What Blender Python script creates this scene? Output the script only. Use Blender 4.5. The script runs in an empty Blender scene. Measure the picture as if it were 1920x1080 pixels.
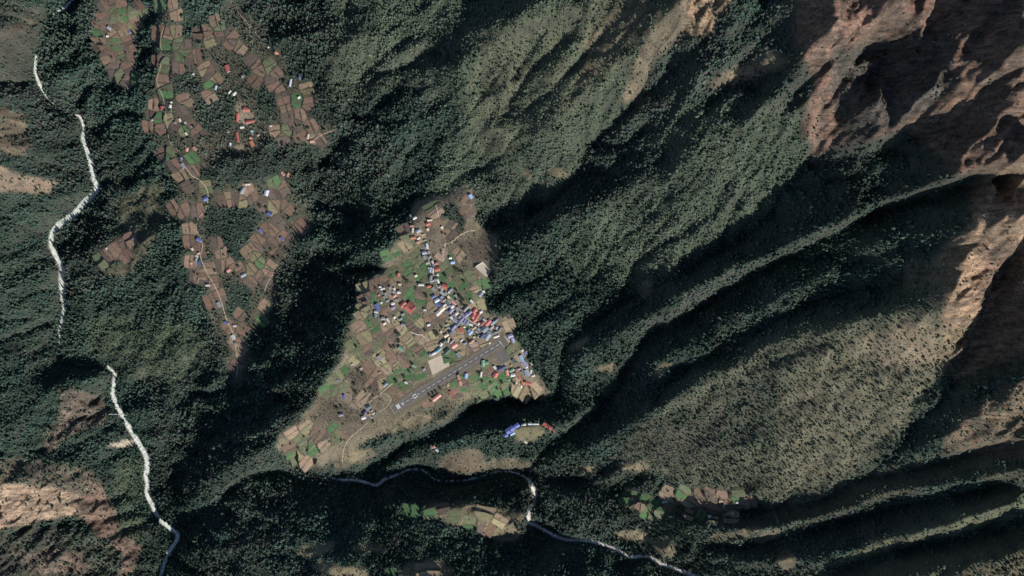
import bpy, bmesh, math, random
import numpy as np
from mathutils import Vector

# ------------------------------------------------------------------ camera, sky, sun, exposure
KM = 2.28            # metres per photo pixel on the village level
DIST = 5000.0        # camera height above the village level (z = 0 at the upper end of the runway)
SUN_AZ, SUN_EL = 143.0, 33.5
scene = bpy.context.scene
cam_d = bpy.data.cameras.new("camera"); cam = bpy.data.objects.new("camera", cam_d)
scene.collection.objects.link(cam)
cam.location = (0, 0, DIST); cam.rotation_euler = (0, 0, 0)
cam_d.sensor_fit = 'HORIZONTAL'; cam_d.angle = 2 * math.atan(960 * KM / DIST)
cam_d.clip_start = 10; cam_d.clip_end = 60000
scene.camera = cam
world = bpy.data.worlds.new("World"); scene.world = world; world.use_nodes = True
wn = world.node_tree.nodes; wl = world.node_tree.links
sky = wn.new('ShaderNodeTexSky'); sky.sky_type = 'NISHITA'; sky.sun_disc = False
sky.sun_elevation = math.radians(SUN_EL); sky.sun_rotation = math.radians(SUN_AZ)
sky.altitude = 2850
wn['Background'].inputs['Strength'].default_value = 0.075
wl.new(sky.outputs[0], wn['Background'].inputs['Color'])
sun_d = bpy.data.lights.new("sun", 'SUN'); sun = bpy.data.objects.new("sun", sun_d)
scene.collection.objects.link(sun)
sun_d.energy = 4.0; sun_d.angle = math.radians(0.53); sun_d.color = (1.0, 0.965, 0.91)
_a, _e = math.radians(SUN_AZ), math.radians(SUN_EL)
SUNV = Vector((math.sin(_a) * math.cos(_e), math.cos(_a) * math.cos(_e), math.sin(_e)))
sun.rotation_euler = SUNV.to_track_quat('Z', 'Y').to_euler()
sun.location = (0, 0, 3000)
vs = scene.view_settings
vs.view_transform = 'Standard'; vs.look = 'None'; vs.gamma = 1.0; vs.use_curve_mapping = False
vs.exposure = 0.66
scene.cycles.use_denoising = True
scene.cycles.max_bounces = 4; scene.cycles.diffuse_bounces = 2; scene.cycles.glossy_bounces = 1
rnd = random.Random(7); rng = np.random.default_rng(11)
C = scene.collection

# ------------------------------------------------------------------ helpers
def w2p(x, y, z):
    f = DIST / (DIST - z) / KM
    return 960 + x * f, 540 - y * f
def p2w(px, py, z):
    s = KM * (DIST - z) / DIST
    return (px - 960) * s, (540 - py) * s
def hsh(ix, iy, seed):
    h = (ix.astype(np.int64) * 374761393 + iy.astype(np.int64) * 668265263 + seed * 974634541) & 0xffffffff
    h = ((h ^ (h >> 13)) * 1274126177) & 0xffffffff
    return ((h ^ (h >> 16)) & 0xffffff) / float(0xffffff)
def vnoise(x, y, seed):
    ix = np.floor(x); iy = np.floor(y); fx = x - ix; fy = y - iy
    fx = fx * fx * fx * (fx * (fx * 6 - 15) + 10); fy = fy * fy * fy * (fy * (fy * 6 - 15) + 10)
    a = hsh(ix, iy, seed); b = hsh(ix + 1, iy, seed); c = hsh(ix, iy + 1, seed); d = hsh(ix + 1, iy + 1, seed)
    return (a * (1 - fx) + b * fx) * (1 - fy) + (c * (1 - fx) + d * fx) * fy
def fbm(x, y, seed, octv=4, gain=0.5):
    s = 0; a = 1; t = 0
    for i in range(octv):
        ca, sa = math.cos(0.7 * i + seed), math.sin(0.7 * i + seed)
        s = s + a * vnoise((x * ca - y * sa) * 2 ** i + 17.3 * i, (x * sa + y * ca) * 2 ** i - 9.1 * i, seed + i); t += a; a *= gain
    return s / t          # 0..1
def ridged(x, y, seed, octv=4):
    s = 0; a = 1; t = 0
    for i in range(octv):
        ca, sa = math.cos(0.9 * i), math.sin(0.9 * i)
        s = s + a * (1 - np.abs(2 * vnoise((x * ca - y * sa) * 2 ** i + 5.3 * i, (x * sa + y * ca) * 2 ** i, seed + i) - 1)); t += a; a *= 0.5
    return s / t
def inpoly(px, py, poly):
    r = np.zeros(px.shape, bool)
    xs_ = [p[0] for p in poly]; ys_ = [p[1] for p in poly]
    sel = (px >= min(xs_)) & (px <= max(xs_)) & (py >= min(ys_)) & (py <= max(ys_))
    if not sel.any(): return r
    x = px[sel]; y = py[sel]; c = np.zeros(x.shape, bool); n = len(poly)
    for i in range(n):
        x1, y1 = poly[i]; x2, y2 = poly[(i + 1) % n]
        if y1 == y2: continue
        c ^= ((y1 > y) != (y2 > y)) & (x < (x2 - x1) * (y - y1) / (y2 - y1) + x1)
    r[sel] = c
    return r
def blur(a, n):
    for _ in range(n):
        p = np.pad(a, 1, mode='edge')
        a = (p[:-2, 1:-1] + p[2:, 1:-1] + p[1:-1, :-2] + p[1:-1, 2:] + 2 * a) / 6
        p = np.pad(a, 1, mode='edge')
        a = (p[:-2, :-2] + p[2:, 2:] + p[2:, :-2] + p[:-2, 2:] + 4 * a) / 8
    return a
def sstep(a, b, x):
    t = np.clip((x - a) / (b - a), 0, 1); return t * t * (3 - 2 * t)
def tag(o, label=None, cat=None, group=None, kind=None):
    if label: o['label'] = label
    if cat: o['category'] = cat
    if group: o['group'] = group
    if kind: o['kind'] = kind
    return o
def mesh_obj(name, verts, faces, mat=None, parent=None):
    me = bpy.data.meshes.new(name); me.from_pydata(verts, [], faces); me.update()
    o = bpy.data.objects.new(name, me); C.objects.link(o)
    if mat: me.materials.append(mat)
    if parent: o.parent = parent
    return o

# ------------------------------------------------------------------ terrain: valley and ridge lines (photo pixel x, y, height)
RIVER_MAIN = [(150,-30,-322),(135,0,-325),(118,15,-330),(92,42,-335),(82,75,-340),(80,95,-345),(65,112,-350),(75,155,-358),(95,190,-366),(130,212,-372),(150,222,-376),(158,260,-382),(165,300,-388),(178,335,-395),(175,365,-401),(137,403,-412),(97,437,-420),(103,475,-428),(120,510,-436),(115,545,-442),(120,575,-447),(111,615,-453),(113,650,-459),(128,676,-464),(165,683,-470),(198,682,-475),(215,702,-480),(213,742,-487),(235,790,-496),(262,830,-505),(275,870,-512),(275,910,-518),(285,950,-526),(310,978,-532),(333,1000,-538),(325,1025,-543),(305,1070,-550),(298,1110,-556)]
RIVER_SOUTH = [(1400,1112,-70),(1330,1088,-90),(1250,1062,-112),(1215,1045,-122),(1180,1042,-130),(1130,1022,-142),(1085,1014,-153),(1040,1004,-163),(1002,985,-173),(990,972,-178),(993,952,-184),(1003,938,-190),(996,912,-197),(985,893,-204),(950,882,-212),(900,892,-222),(868,902,-228),(830,903,-235),(812,898,-238),(790,880,-243),(740,890,-252),(705,908,-259),(670,903,-266),(640,898,-272),(600,892,-285),(560,888,-300),(510,885,-330),(470,895,-365),(430,925,-410),(385,960,-465),(345,985,-520),(333,1000,-538)]
LINES = [RIVER_MAIN, RIVER_SOUTH,
 # valley between the two villages, and the stream below it
 [(640,232,-40),(610,290,-80),(590,345,-110),(570,440,-155),(545,490,-175),(522,530,-195),(495,600,-225),(470,660,-255),(447,730,-300),(400,735,-340),(345,738,-395),(325,790,-435),(312,860,-480),(285,905,-517)],
 # west edge of the village shelf
 [(790,385,28),(760,425,8),(722,488,-22),(690,535,-35),(668,590,-45),(650,640,-62),(622,692,-84),(590,742,-100),(560,785,-118),(518,828,-140)],
 [(518,828,-140),(450,870,-245),(395,905,-345),(345,960,-470)],
 # shelf itself
 [(945,638,0),(745,764,-60),(690,790,-82),(575,862,-140)],
 [(800,470,10),(825,530,8),(880,590,8),(930,630,4)],[(700,600,-38),(760,640,-32),(840,660,-20),(900,640,-5)],[(640,720,-84),(700,700,-62),(780,690,-40)],
 [(905,500,50),(915,560,30),(945,600,18)],[(850,730,-32),(900,715,-22),(980,715,-22)],[(580,800,-118),(620,820,-118),(650,860,-145)],
 [(1035,735,-50),(985,742,-40),(940,738,-40),(880,750,-48),(830,785,-62),(770,805,-78),(740,815,-84),(700,840,-108),(655,872,-150)],
 # gully under the south edge of the shelf
 [(1045,745,-95),(1000,757,-105),(940,755,-118),(885,768,-135),(840,800,-155),(760,832,-190),(735,856,-210),(690,880,-238),(640,898,-272)],
 [(1120,760,0),(1060,790,-30),(1020,797,-45),(950,808,-52),(870,818,-90),(800,842,-135),(720,876,-215)],
 # first spur and its side valley (top, centre)
 [(990,-40,500),(900,8,350),(825,48,240),(775,108,150),(758,150,105),(700,205,20),(640,232,-40)],
 [(1060,-40,640),(985,25,500),(935,78,400),(850,135,260),(780,185,140),(720,240,40),(660,300,-30),(610,370,-90)],
 [(1120,0,640),(1060,60,520),(1000,130,395),(935,222,235),(890,310,115),(850,364,48),(780,381,-5),(700,397,-70),(650,432,-115),(600,470,-145),(570,440,-155)],
 [(1290,0,930),(1230,50,810),(1150,130,620),(1080,200,450),(1000,290,260),(950,340,165),(900,382,80),(850,405,45),(790,425,20)],
 # stream through the village
 [(1370,-10,985),(1340,60,880),(1280,118,730),(1225,168,590),(1180,207,490),(1110,268,345),(1060,365,195),(1000,402,115),(940,425,62),(885,440,34),(850,456,18),(810,456,6),(770,470,-12),(740,496,-34),(690,512,-70),(640,500,-112)],
 [(1500,-10,1120),(1460,70,1000),(1400,120,880),(1320,142,770),(1245,187,630),(1195,218,520)],
 [(1450,145,920),(1360,165,800),(1270,195,640),(1210,238,500),(1150,290,385),(1110,330,270)],
 [(1560,0,1190),(1505,100,1040),(1455,195,880),(1400,262,750),(1310,298,610),(1235,330,500),(1150,372,370),(1060,405,250),(985,450,140),(950,500,95)],
 # V_d
 [(1920,190,1270),(1800,230,1110),(1700,262,960),(1600,288,815),(1530,312,715),(1472,352,620),(1447,412,540),(1380,460,440),(1290,510,325),(1220,546,245),(1160,572,170),(1110,610,95),(1060,655,30),(1048,700,-35),(1048,725,-75),(1045,745,-95)],
 [(1060,570,120),(1010,600,50),(980,640,6)],[(1090,560,150),(1040,625,65),(1020,670,5)],
 [(1960,270,1310),(1800,328,1100),(1720,358,980),(1650,388,870),(1560,425,740),(1480,458,620),(1440,480,570),(1370,503,490),(1300,543,390),(1240,578,310),(1160,625,200),(1100,668,90),(1075,700,20)],
 # V_e
 [(1880,335,1080),(1790,352,940),(1700,377,810),(1620,402,710),(1530,450,590),(1450,496,480),(1360,547,370),(1300,590,275),(1225,625,175),(1200,650,140),(1180,700,70),(1140,758,-10),(1080,800,-75),(1020,845,-145),(985,893,-204)],
 [(1960,400,1230),(1850,430,1070),(1760,480,910),(1680,503,790),(1600,525,685),(1500,545,565),(1420,565,470),(1330,622,350),(1250,665,245),(1195,740,105),(1150,790,20)],
 [(1770,508,885),(1680,535,750),(1600,545,655),(1540,565,585),(1450,605,470),(1370,650,365),(1290,690,250),(1230,750,130)],
 [(1900,300,1240),(1850,390,1120),(1800,470,1010),(1770,558,900),(1700,578,800),(1600,604,680),(1500,628,555),(1400,675,420),(1280,728,270),(1200,782,140),(1120,832,20),(1040,862,-110)],
 # V_g east tributary
 [(1960,380,1060),(1915,440,960),(1872,520,850),(1838,620,750),(1800,700,670),(1760,752,590),(1700,820,480),(1640,890,365),(1570,935,262),(1500,962,185),(1400,972,85),(1320,962,15),(1200,932,-80),(1100,903,-155),(985,893,-204)],
 [(1960,440,1085),(1918,520,950),(1892,620,848),(1850,685,742)],
 [(1980,600,1000),(1930,660,900),(1870,700,790),(1800,735,675)],
 [(2000,660,1050),(1900,722,850),(1830,772,710),(1760,822,560),(1700,852,470)],
 [(1960,820,760),(1800,862,555),(1720,882,455),(1640,900,362)],
 [(1980,865,830),(1920,880,740),(1800,900,585),(1700,918,462),(1600,945,335),(1500,978,240),(1420,990,165),(1340,985,80),(1250,965,-10),(1150,935,-90),(1060,925,-140)],
 [(1960,905,700),(1850,925,560),(1720,948,415),(1600,980,270),(1480,1010,135),(1400,1025,45),(1300,1020,-40),(1240,1010,-70)],
 [(1980,905,790),(1920,928,720),(1800,975,560),(1700,1003,440),(1620,1026,345),(1540,1042,260),(1440,1048,140),(1340,1045,10)],
 [(1960,980,650),(1880,1002,545),(1740,1026,395),(1620,1050,270),(1565,1082,190),(1500,1112,90),(1400,1112,-70)],
 [(1980,1020,720),(1850,1050,600),(1700,1080,430),(1600,1110,330)],
 # north-east basin
 [(1850,-10,1280),(1770,38,1170),(1685,76,1070),(1602,112,985),(1566,180,910),(1572,250,830),(1530,312,715)],
 [(1960,60,1420),(1850,130,1270),(1780,180,1150),(1700,225,1020),(1620,268,900)],
 [(1700,-30,1330),(1640,20,1210),(1570,80,1110),(1530,150,1000),(1530,250,850)],
 # south bank hill
 [(730,943,-195),(800,950,-180),(880,955,-168),(950,968,-165),(985,1000,-172)],
 [(700,985,-185),(780,1000,-175),(880,1005,-178),(960,1012,-175)],
 [(360,1040,-470),(450,1028,-290),(560,1008,-210),(600,1020,-188),(700,1065,-105),(850,1110,-45),(1000,1080,-60),(1100,1090,-40)],
 [(420,1110,-380),(560,1070,-205),(650,1090,-140)],
 # west bank
 [(-60,560,-190),(0,582,-260),(60,560,-345),(115,546,-442)],
 [(-80,830,-60),(0,800,-170),(60,765,-245),(110,735,-300),(150,715,-350),(185,705,-390),(200,700,-440)],
 [(-80,890,-20),(0,898,-150),(90,905,-260),(165,915,-370),(215,930,-450)],
 [(-80,1010,-60),(0,1000,-190),(100,985,-300),(190,975,-420),(285,950,-526)],
 [(-80,1100,-20),(60,1080,-200),(180,1060,-370),(240,1040,-450)],
 [(-80,840,-90),(20,850,-220),(110,840,-340),(190,820,-430),(262,830,-505)],
 [(-80,300,-20),(0,310,-130),(60,330,-240),(120,345,-330)],
 [(-80,200,-60),(0,190,-190),(40,170,-280)],[(-80,420,-80),(0,430,-240),(60,435,-350)],
 [(-80,60,0),(0,60,-160),(50,50,-270)],
 # north village spur
 [(310,-30,-62),(312,60,-80),(320,150,-100),(330,220,-118),(342,320,-142),(365,400,-168),(375,480,-192),(395,560,-218),(430,620,-250),(445,700,-285)],
 [(195,-30,-205),(188,60,-212),(190,120,-220),(225,165,-232)],[(235,0,-180),(245,80,-190),(250,140,-205)],
 [(470,-30,10),(500,60,0),(540,140,-10),(600,220,-30)],[(430,80,-40),(450,210,-72),(460,280,-92)],[(480,360,-128),(530,340,-118)],[(480,440,-160),(490,520,-188)],
 [(190,490,-300),(225,460,-285),(260,420,-262)],[(250,330,-255),(230,260,-265),(175,165,-280),(140,110,-262),(155,30,-230),(165,-30,-225)],[(180,600,-400),(250,640,-360),(330,600,-300),(330,680,-330)],
]
FLAT_LUKLA = [(780,375),(835,365),(880,345),(890,375),(895,420),(930,440),(935,470),(915,510),(905,560),(910,585),(945,600),(960,625),(975,650),(995,680),(1000,700),(1035,735),(1025,742),(990,742),(940,738),(900,742),(860,760),(830,785),(780,800),(740,810),(700,822),(680,835),(650,870),(625,870),(575,875),(550,868),(515,840),(520,815),(555,790),(590,750),(600,735),(625,700),(650,660),(650,620),(670,590),(680,540),(720,505),(725,480),(760,430),(770,400)]
FLAT_NORTH = [(300,-20),(345,-20),(340,35),(330,60),(360,70),(400,30),(440,0),(470,30),(530,95),(540,135),(570,150),(620,190),(625,240),(605,275),(560,275),(530,265),(500,255),(480,300),(440,290),(400,310),(380,330),(395,345),(420,335),(450,345),(500,345),(520,320),(545,320),(548,350),(580,380),(590,420),(560,450),(530,490),(520,520),(520,560),(490,610),(465,645),(470,680),(450,730),(430,720),(420,680),(425,650),(390,600),(390,560),(375,540),(350,500),(350,470),(345,420),(300,410),(330,380),(325,350),(310,290),(275,250),(280,200),(290,160),(290,80),(295,40)]
FLAT_WEST = [(190,-20),(235,-20),(240,60),(250,90),(253,150),(235,168),(215,155),(205,125),(180,105),(178,75),(190,50)]
FLAT_SPUR = [(185,480),(200,455),(225,440),(255,430),(258,455),(245,490),(200,502)]
def settle(px, py, z):
    """drop of the whole west side below the village shelf, and of the south river's gorge"""
    xe = np.interp(py, [0, 232, 385, 425, 488, 535, 590, 640, 692, 742, 785, 828, 1000, 1100], [560, 640, 700, 700, 690, 672, 650, 635, 610, 580, 555, 510, 395, 380])
    t = min(max((xe - px) / 110, 0), 1); z = z - 90 * t * t * (3 - 2 * t)
    if py > 840 and z < -200 and 500 < px < 1012: z -= 55
    elif 1000 < px and py > 930 and z < -85 and px < 1350: z -= 55 * (1350 - px) / 350
    return z
LINES = [[(a, b, settle(a, b, c)) for a, b, c in L] for L in LINES]
RIVER_MAIN, RIVER_SOUTH = LINES[0], LINES[1]
X0, X1, Y0, Y1 = -2700.0, 2700.0, -1620.0, 1620.0

def solve_heights():
    # relax a surface through the lines, coarse to fine
    H = None
    for cell, its in ((80, 400), (40, 300), (20, 200), (10, 160)):
        nx = int((X1 - X0) / cell) + 1; ny = int((Y1 - Y0) / cell) + 1
        acc = np.zeros((ny, nx)); cnt = np.zeros((ny, nx))
        for L in LINES:
            for (ax, ay, az), (bx, by, bz) in zip(L[:-1], L[1:]):
                wa = p2w(ax, ay, az); wb = p2w(bx, by, bz)
                n = max(2, int(math.dist(wa, wb) / (cell * 0.5)))
                t = np.linspace(0, 1, n + 1)
                x = wa[0] + (wb[0] - wa[0]) * t; y = wa[1] + (wb[1] - wa[1]) * t; z = az + (bz - az) * t
                i = np.round((x - X0) / cell).astype(int); j = np.round((y - Y0) / cell).astype(int)
                ok = (i >= 0) & (i < nx) & (j >= 0) & (j < ny)
                np.add.at(acc, (j[ok], i[ok]), z[ok]); np.add.at(cnt, (j[ok], i[ok]), 1)
        fix = cnt > 0; val = np.where(fix, acc / np.maximum(cnt, 1), 0)
        if H is None:
            H = np.full((ny, nx), val[fix].mean())
        else:
            oy, ox = H.shape
            yy = np.clip(np.arange(ny) * (oy - 1) / (ny - 1), 0, oy - 1.001); xx = np.clip(np.arange(nx) * (ox - 1) / (nx - 1), 0, ox - 1.001)
            j = yy.astype(int)[:, None]; i = xx.astype(int)[None]; fy = yy[:, None] - j; fx = xx[None] - i
            H = (H[j, i] * (1 - fx) + H[j, i + 1] * fx) * (1 - fy) + (H[j + 1, i] * (1 - fx) + H[j + 1, i + 1] * fx) * fy
        for _ in range(its):
            H[fix] = val[fix]
            p = np.pad(H, 1, mode='edge')
            H = (p[:-2, 1:-1] + p[2:, 1:-1] + p[1:-1, :-2] + p[1:-1, 2:]) / 4
        H[fix] = val[fix]
    return H

def erode(H, cell, keep, GX, GY, iters=5, K=1.0, a0=4):
    ny, nx = H.shape
    idx = np.arange(ny * nx).reshape(ny, nx)
    for it in range(iters):
        P = np.pad(H, 1, mode='edge'); best = np.zeros((ny, nx)); rec = idx.copy()
        for dy in (-1, 0, 1):
            for dx in (-1, 0, 1):
                if dx == 0 and dy == 0: continue
                q = P[1 + dy:1 + dy + ny, 1 + dx:1 + dx + nx]; s = (H - q) / (cell * math.hypot(dx, dy))
                jj = np.clip(np.arange(ny)[:, None] + dy, 0, ny - 1); ii = np.clip(np.arange(nx)[None] + dx, 0, nx - 1)
                s = s * (0.45 + 1.1 * hsh(GX + 31 * dx + 977 * it, GY + 57 * dy, 5 + it))
                m = s > best; best = np.where(m, s, best); rec = np.where(m, idx[jj, ii], rec)
        order = np.argsort(-H, axis=None).tolist(); r = rec.ravel().tolist(); a = [1.0] * (ny * nx)
        for k in order:
            q = r[k]
            if q != k: a[q] += a[k]
        A = np.array(a).reshape(ny, nx)
        cut = K * blur(np.clip(np.sqrt(A) - a0, 0, 20), 1) * np.minimum(best, 1.1)
        H = H - cut * keep
        H = H * 0.8 + blur(H, 1) * 0.2
    return H

CELL = 10.0
Hc = solve_heights()
_ny, _nx = Hc.shape
GX, GY = np.meshgrid(np.linspace(X0, X1, _nx), np.linspace(Y0, Y1, _ny))
_px, _py = w2p(GX, GY, Hc)
flat = np.zeros(Hc.shape)
for _p in (FLAT_LUKLA, FLAT_NORTH, FLAT_WEST, FLAT_SPUR): flat = np.maximum(flat, inpoly(_px, _py, _p))
flat = blur(flat, 4)
rough = 1 - 0.93 * flat
Hs = blur(Hc, 1)
Hc = Hc * 0.5 + Hs * 0.5
calm = blur(inpoly(_px, _py, [(1260,760),(1400,700),(1640,600),(1765,580),(1755,720),(1690,800),(1570,915),(1480,945),(1330,930),(1150,860)]).astype(float), 8)
_east = sstep(560, 760, _px) * (1 - flat)
Hc = Hc + _east * .45 * (Hc - blur(Hc, 70))
Hc = Hc * (1 - flat) + blur(Hc, 10) * flat
high = sstep(300, 1000, Hc)
_wx = GX + 60 * (fbm(GX / 260, GY / 260, 3) - .5); _wy = GY + 60 * (fbm(GX / 260, GY / 260, 4) - .5)
Hc = Hc + rough * (1 - .35 * calm) * ((ridged(_wx / 420, _wy / 420, 21, 5) - .6) * (110 + 120 * high) + (fbm(GX / 120, GY / 120, 31, 4) - .5) * (34 + 40 * high))
Hc = erode(Hc, CELL, rough * (1 - .75 * calm), GX, GY, 5, 0.95)
Hc = Hc + rough * (1 - .5 * calm) * (fbm(GX / 60, GY / 60, 37, 3) - .5) * (16 + 14 * high) + (fbm(GX / 140, GY / 140, 38, 2) - .5) * 7 * flat
# keep the rivers at their level
# ------------------------------------------------------------------ fine terrain grid
STEP = 5.0
XS = np.arange(X0, X1 + .1, STEP); YS = np.arange(Y0, Y1 + .1, STEP)
FX, FY = np.meshgrid(XS, YS)
def up2(a):
    b = np.zeros((a.shape[0] * 2 - 1, a.shape[1] * 2 - 1)); b[::2, ::2] = a
    b[1::2, ::2] = (a[:-1] + a[1:]) / 2; b[:, 1::2] = (b[:, :-1:2] + b[:, 2::2]) / 2
    return b
Hf = up2(Hc); flat_f = up2(flat); high_f = up2(high)
Hf = blur(Hf, 1)
_bx, _by = w2p(FX, FY, Hf)
crag = np.zeros(Hf.shape)
for _p in ([(1490,-60),(2000,-60),(2000,340),(1800,330),(1700,245),(1590,268),(1520,300),(1545,200),(1500,80)], [(1820,345),(1920,300),(2000,290),(2000,860),(1800,800),(1790,712),(1772,560),(1765,470)], [(1290,-60),(1420,-60),(1330,62),(1275,70)], [(-60,880),(170,900),(260,1030),(230,1110),(-60,1110)], [(100,720),(205,745),(198,790),(85,850)]):
    crag = np.maximum(crag, inpoly(_bx, _by, _p))
crag = blur(crag, 6)
# gullies and flutes run down the fall line: north-east to south-west
_wx = FX + 26 * (fbm(FX / 90, FY / 90, 45, 3) - .5) * 2; _wy = FY + 26 * (fbm(FX / 90, FY / 90, 46, 3) - .5) * 2
def flute(ang, l1, l2, seed, o=3):
    c, s = math.cos(math.radians(ang)), math.sin(math.radians(ang))
    return ridged((_wx * c + _wy * s) / l1, (-_wx * s + _wy * c) / l2, seed, o) - .62
_up = sstep(-200, 500, FY); _ea = sstep(-200, 500, FX)
_fl = (flute(58, 420, 120, 81) * _up + flute(30, 420, 120, 82) * (1 - _up)) * _ea + flute(20, 300, 140, 83) * (1 - _ea)
Hf = Hf + (1 - flat_f) * (_fl * (56 + 40 * high_f) * (1 - .68 * up2(calm)) + (fbm(FX / 34, FY / 34, 41, 3) - .5) * (7 + 12 * high_f)) + (fbm(FX / 45, FY / 45, 43, 2) - .5) * 1.2
Hf = Hf + crag * ((flute(55, 240, 60, 84, 4) * 62) + (ridged(_wx / 34, _wy / 34, 85, 2) - .6) * 16)
Hf = erode(Hf, STEP, (1 - flat_f) * (1 - .85 * up2(calm)), FX, FY, 2, .7, 6)

def poly_dist(x, y, pts):
    """distance to a 3D polyline and its height and running length at the nearest point"""
    D = np.full(x.shape, 1e9); Z = np.zeros(x.shape)
    for (ax, ay, az), (bx, by, bz) in zip(pts[:-1], pts[1:]):
        dx, dy = bx - ax, by - ay; l2 = dx * dx + dy * dy + 1e-9
        sel = (x > min(ax, bx) - 120) & (x < max(ax, bx) + 120) & (y > min(ay, by) - 120) & (y < max(ay, by) + 120)
        if not sel.any(): continue
        t = np.clip(((x[sel] - ax) * dx + (y[sel] - ay) * dy) / l2, 0, 1)
        d = np.hypot(x[sel] - ax - t * dx, y[sel] - ay - t * dy)
        m = d < D[sel]
        Ds = D[sel]; Zs = Z[sel]; Ds[m] = d[m]; Zs[m] = (az + t * (bz - az))[m]; D[sel] = Ds; Z[sel] = Zs
    return D, Z
def smooth_line(pts, n=4):
    out = []
    P = [np.array(p, float) for p in pts]
    for i in range(len(P) - 1):
        p0 = P[max(i - 1, 0)]; p1 = P[i]; p2 = P[i + 1]; p3 = P[min(i + 2, len(P) - 1)]
        for k in range(n):
            t = k / n
            out.append(0.5 * ((2 * p1) + (-p0 + p2) * t + (2 * p0 - 5 * p1 + 4 * p2 - p3) * t * t + (-p0 + 3 * p1 - 3 * p2 + p3) * t ** 3))
    out.append(P[-1]); return [tuple(p) for p in out]
def wander(pts, amp, seed):
    R = random.Random(seed); P = smooth_line(pts, 2)
    P = [P[0]] + [(a + R.uniform(-amp, amp), b + R.uniform(-amp, amp), c) for a, b, c in P[1:-1]] + [P[-1]]
    return [(*p2w(a, b, c), c) for a, b, c in smooth_line(P, 3)]
RM = wander(RIVER_MAIN, 3.0, 1); RS = wander(RIVER_SOUTH, 2.6, 2)
RM_PX = [2,3,4,1.5,1,1,5,5,2,1,4,7,7,11,12,14,12,9,15,10,6,4,1,1,1,2,6,8,8,10,11,8,9,9,9,7,7,6]       # width at each bend, photo pixels
RS_PX = [4,4,5,5,4,5,4,5,6,6,5,6,7,3,2.5,3,3,2.5,3,3,4,5,4,3.5,2,1,.8,.8,.8,.8,.8,.8]
RMW_ = [(x, y, w * KM * .8) for (x, y, z), w in zip(RM, np.interp(np.linspace(0, len(RM_PX) - 1, len(RM)), range(len(RM_PX)), RM_PX))]
RSW_ = [(x, y, w * KM * .7) for (x, y, z), w in zip(RS, np.interp(np.linspace(0, len(RS_PX) - 1, len(RS)), range(len(RS_PX)), RS_PX))]
dM, zM = poly_dist(FX, FY, RM); dS, zS = poly_dist(FX, FY, RS)
for d, z, w in ((dM, zM, 9), (dS, zS, 4)):
    t = sstep(w, w + 26, d); far = d > 110
    Hf = np.where(far, Hf, (z - 1.5 + 0.1 * d) * (1 - t) + np.maximum(Hf, z + 0.05 * d) * t)

def hz(x, y):
    """terrain height"""
    u = np.clip((np.asarray(x, float) - X0) / STEP, 0, len(XS) - 1.001); v = np.clip((np.asarray(y, float) - Y0) / STEP, 0, len(YS) - 1.001)
    i = u.astype(int); j = v.astype(int); fx = u - i; fy = v - j
    return (Hf[j, i] * (1 - fx) + Hf[j, i + 1] * fx) * (1 - fy) + (Hf[j + 1, i] * (1 - fx) + Hf[j + 1, i + 1] * fx) * fy
def P3(px, py):
    """photo pixel -> the place on the ground it shows"""
    px = np.asarray(px, float); py = np.asarray(py, float); z = np.zeros(px.shape)
    for _ in range(14):
        x, y = p2w(px, py, z); z = z * .45 + hz(x, y) * .55
    x, y = p2w(px, py, z)
    return x, y, hz(x, y)
# ------------------------------------------------------------------ runway axis
RWX, RWY, RWZ = P3([739.0, 948.0], [767.0, 638.0])
RA = np.array([RWX[0], RWY[0], -62.0]); RB = np.array([RWX[1], RWY[1], 1.0])
RA[2] = float(RWZ[0]) ; RB[2] = float(RWZ[1])
RD = (RB - RA)[:2]; RL = float(np.hypot(*RD)); RD = RD / RL; RN = np.array([-RD[1], RD[0]])
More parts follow.
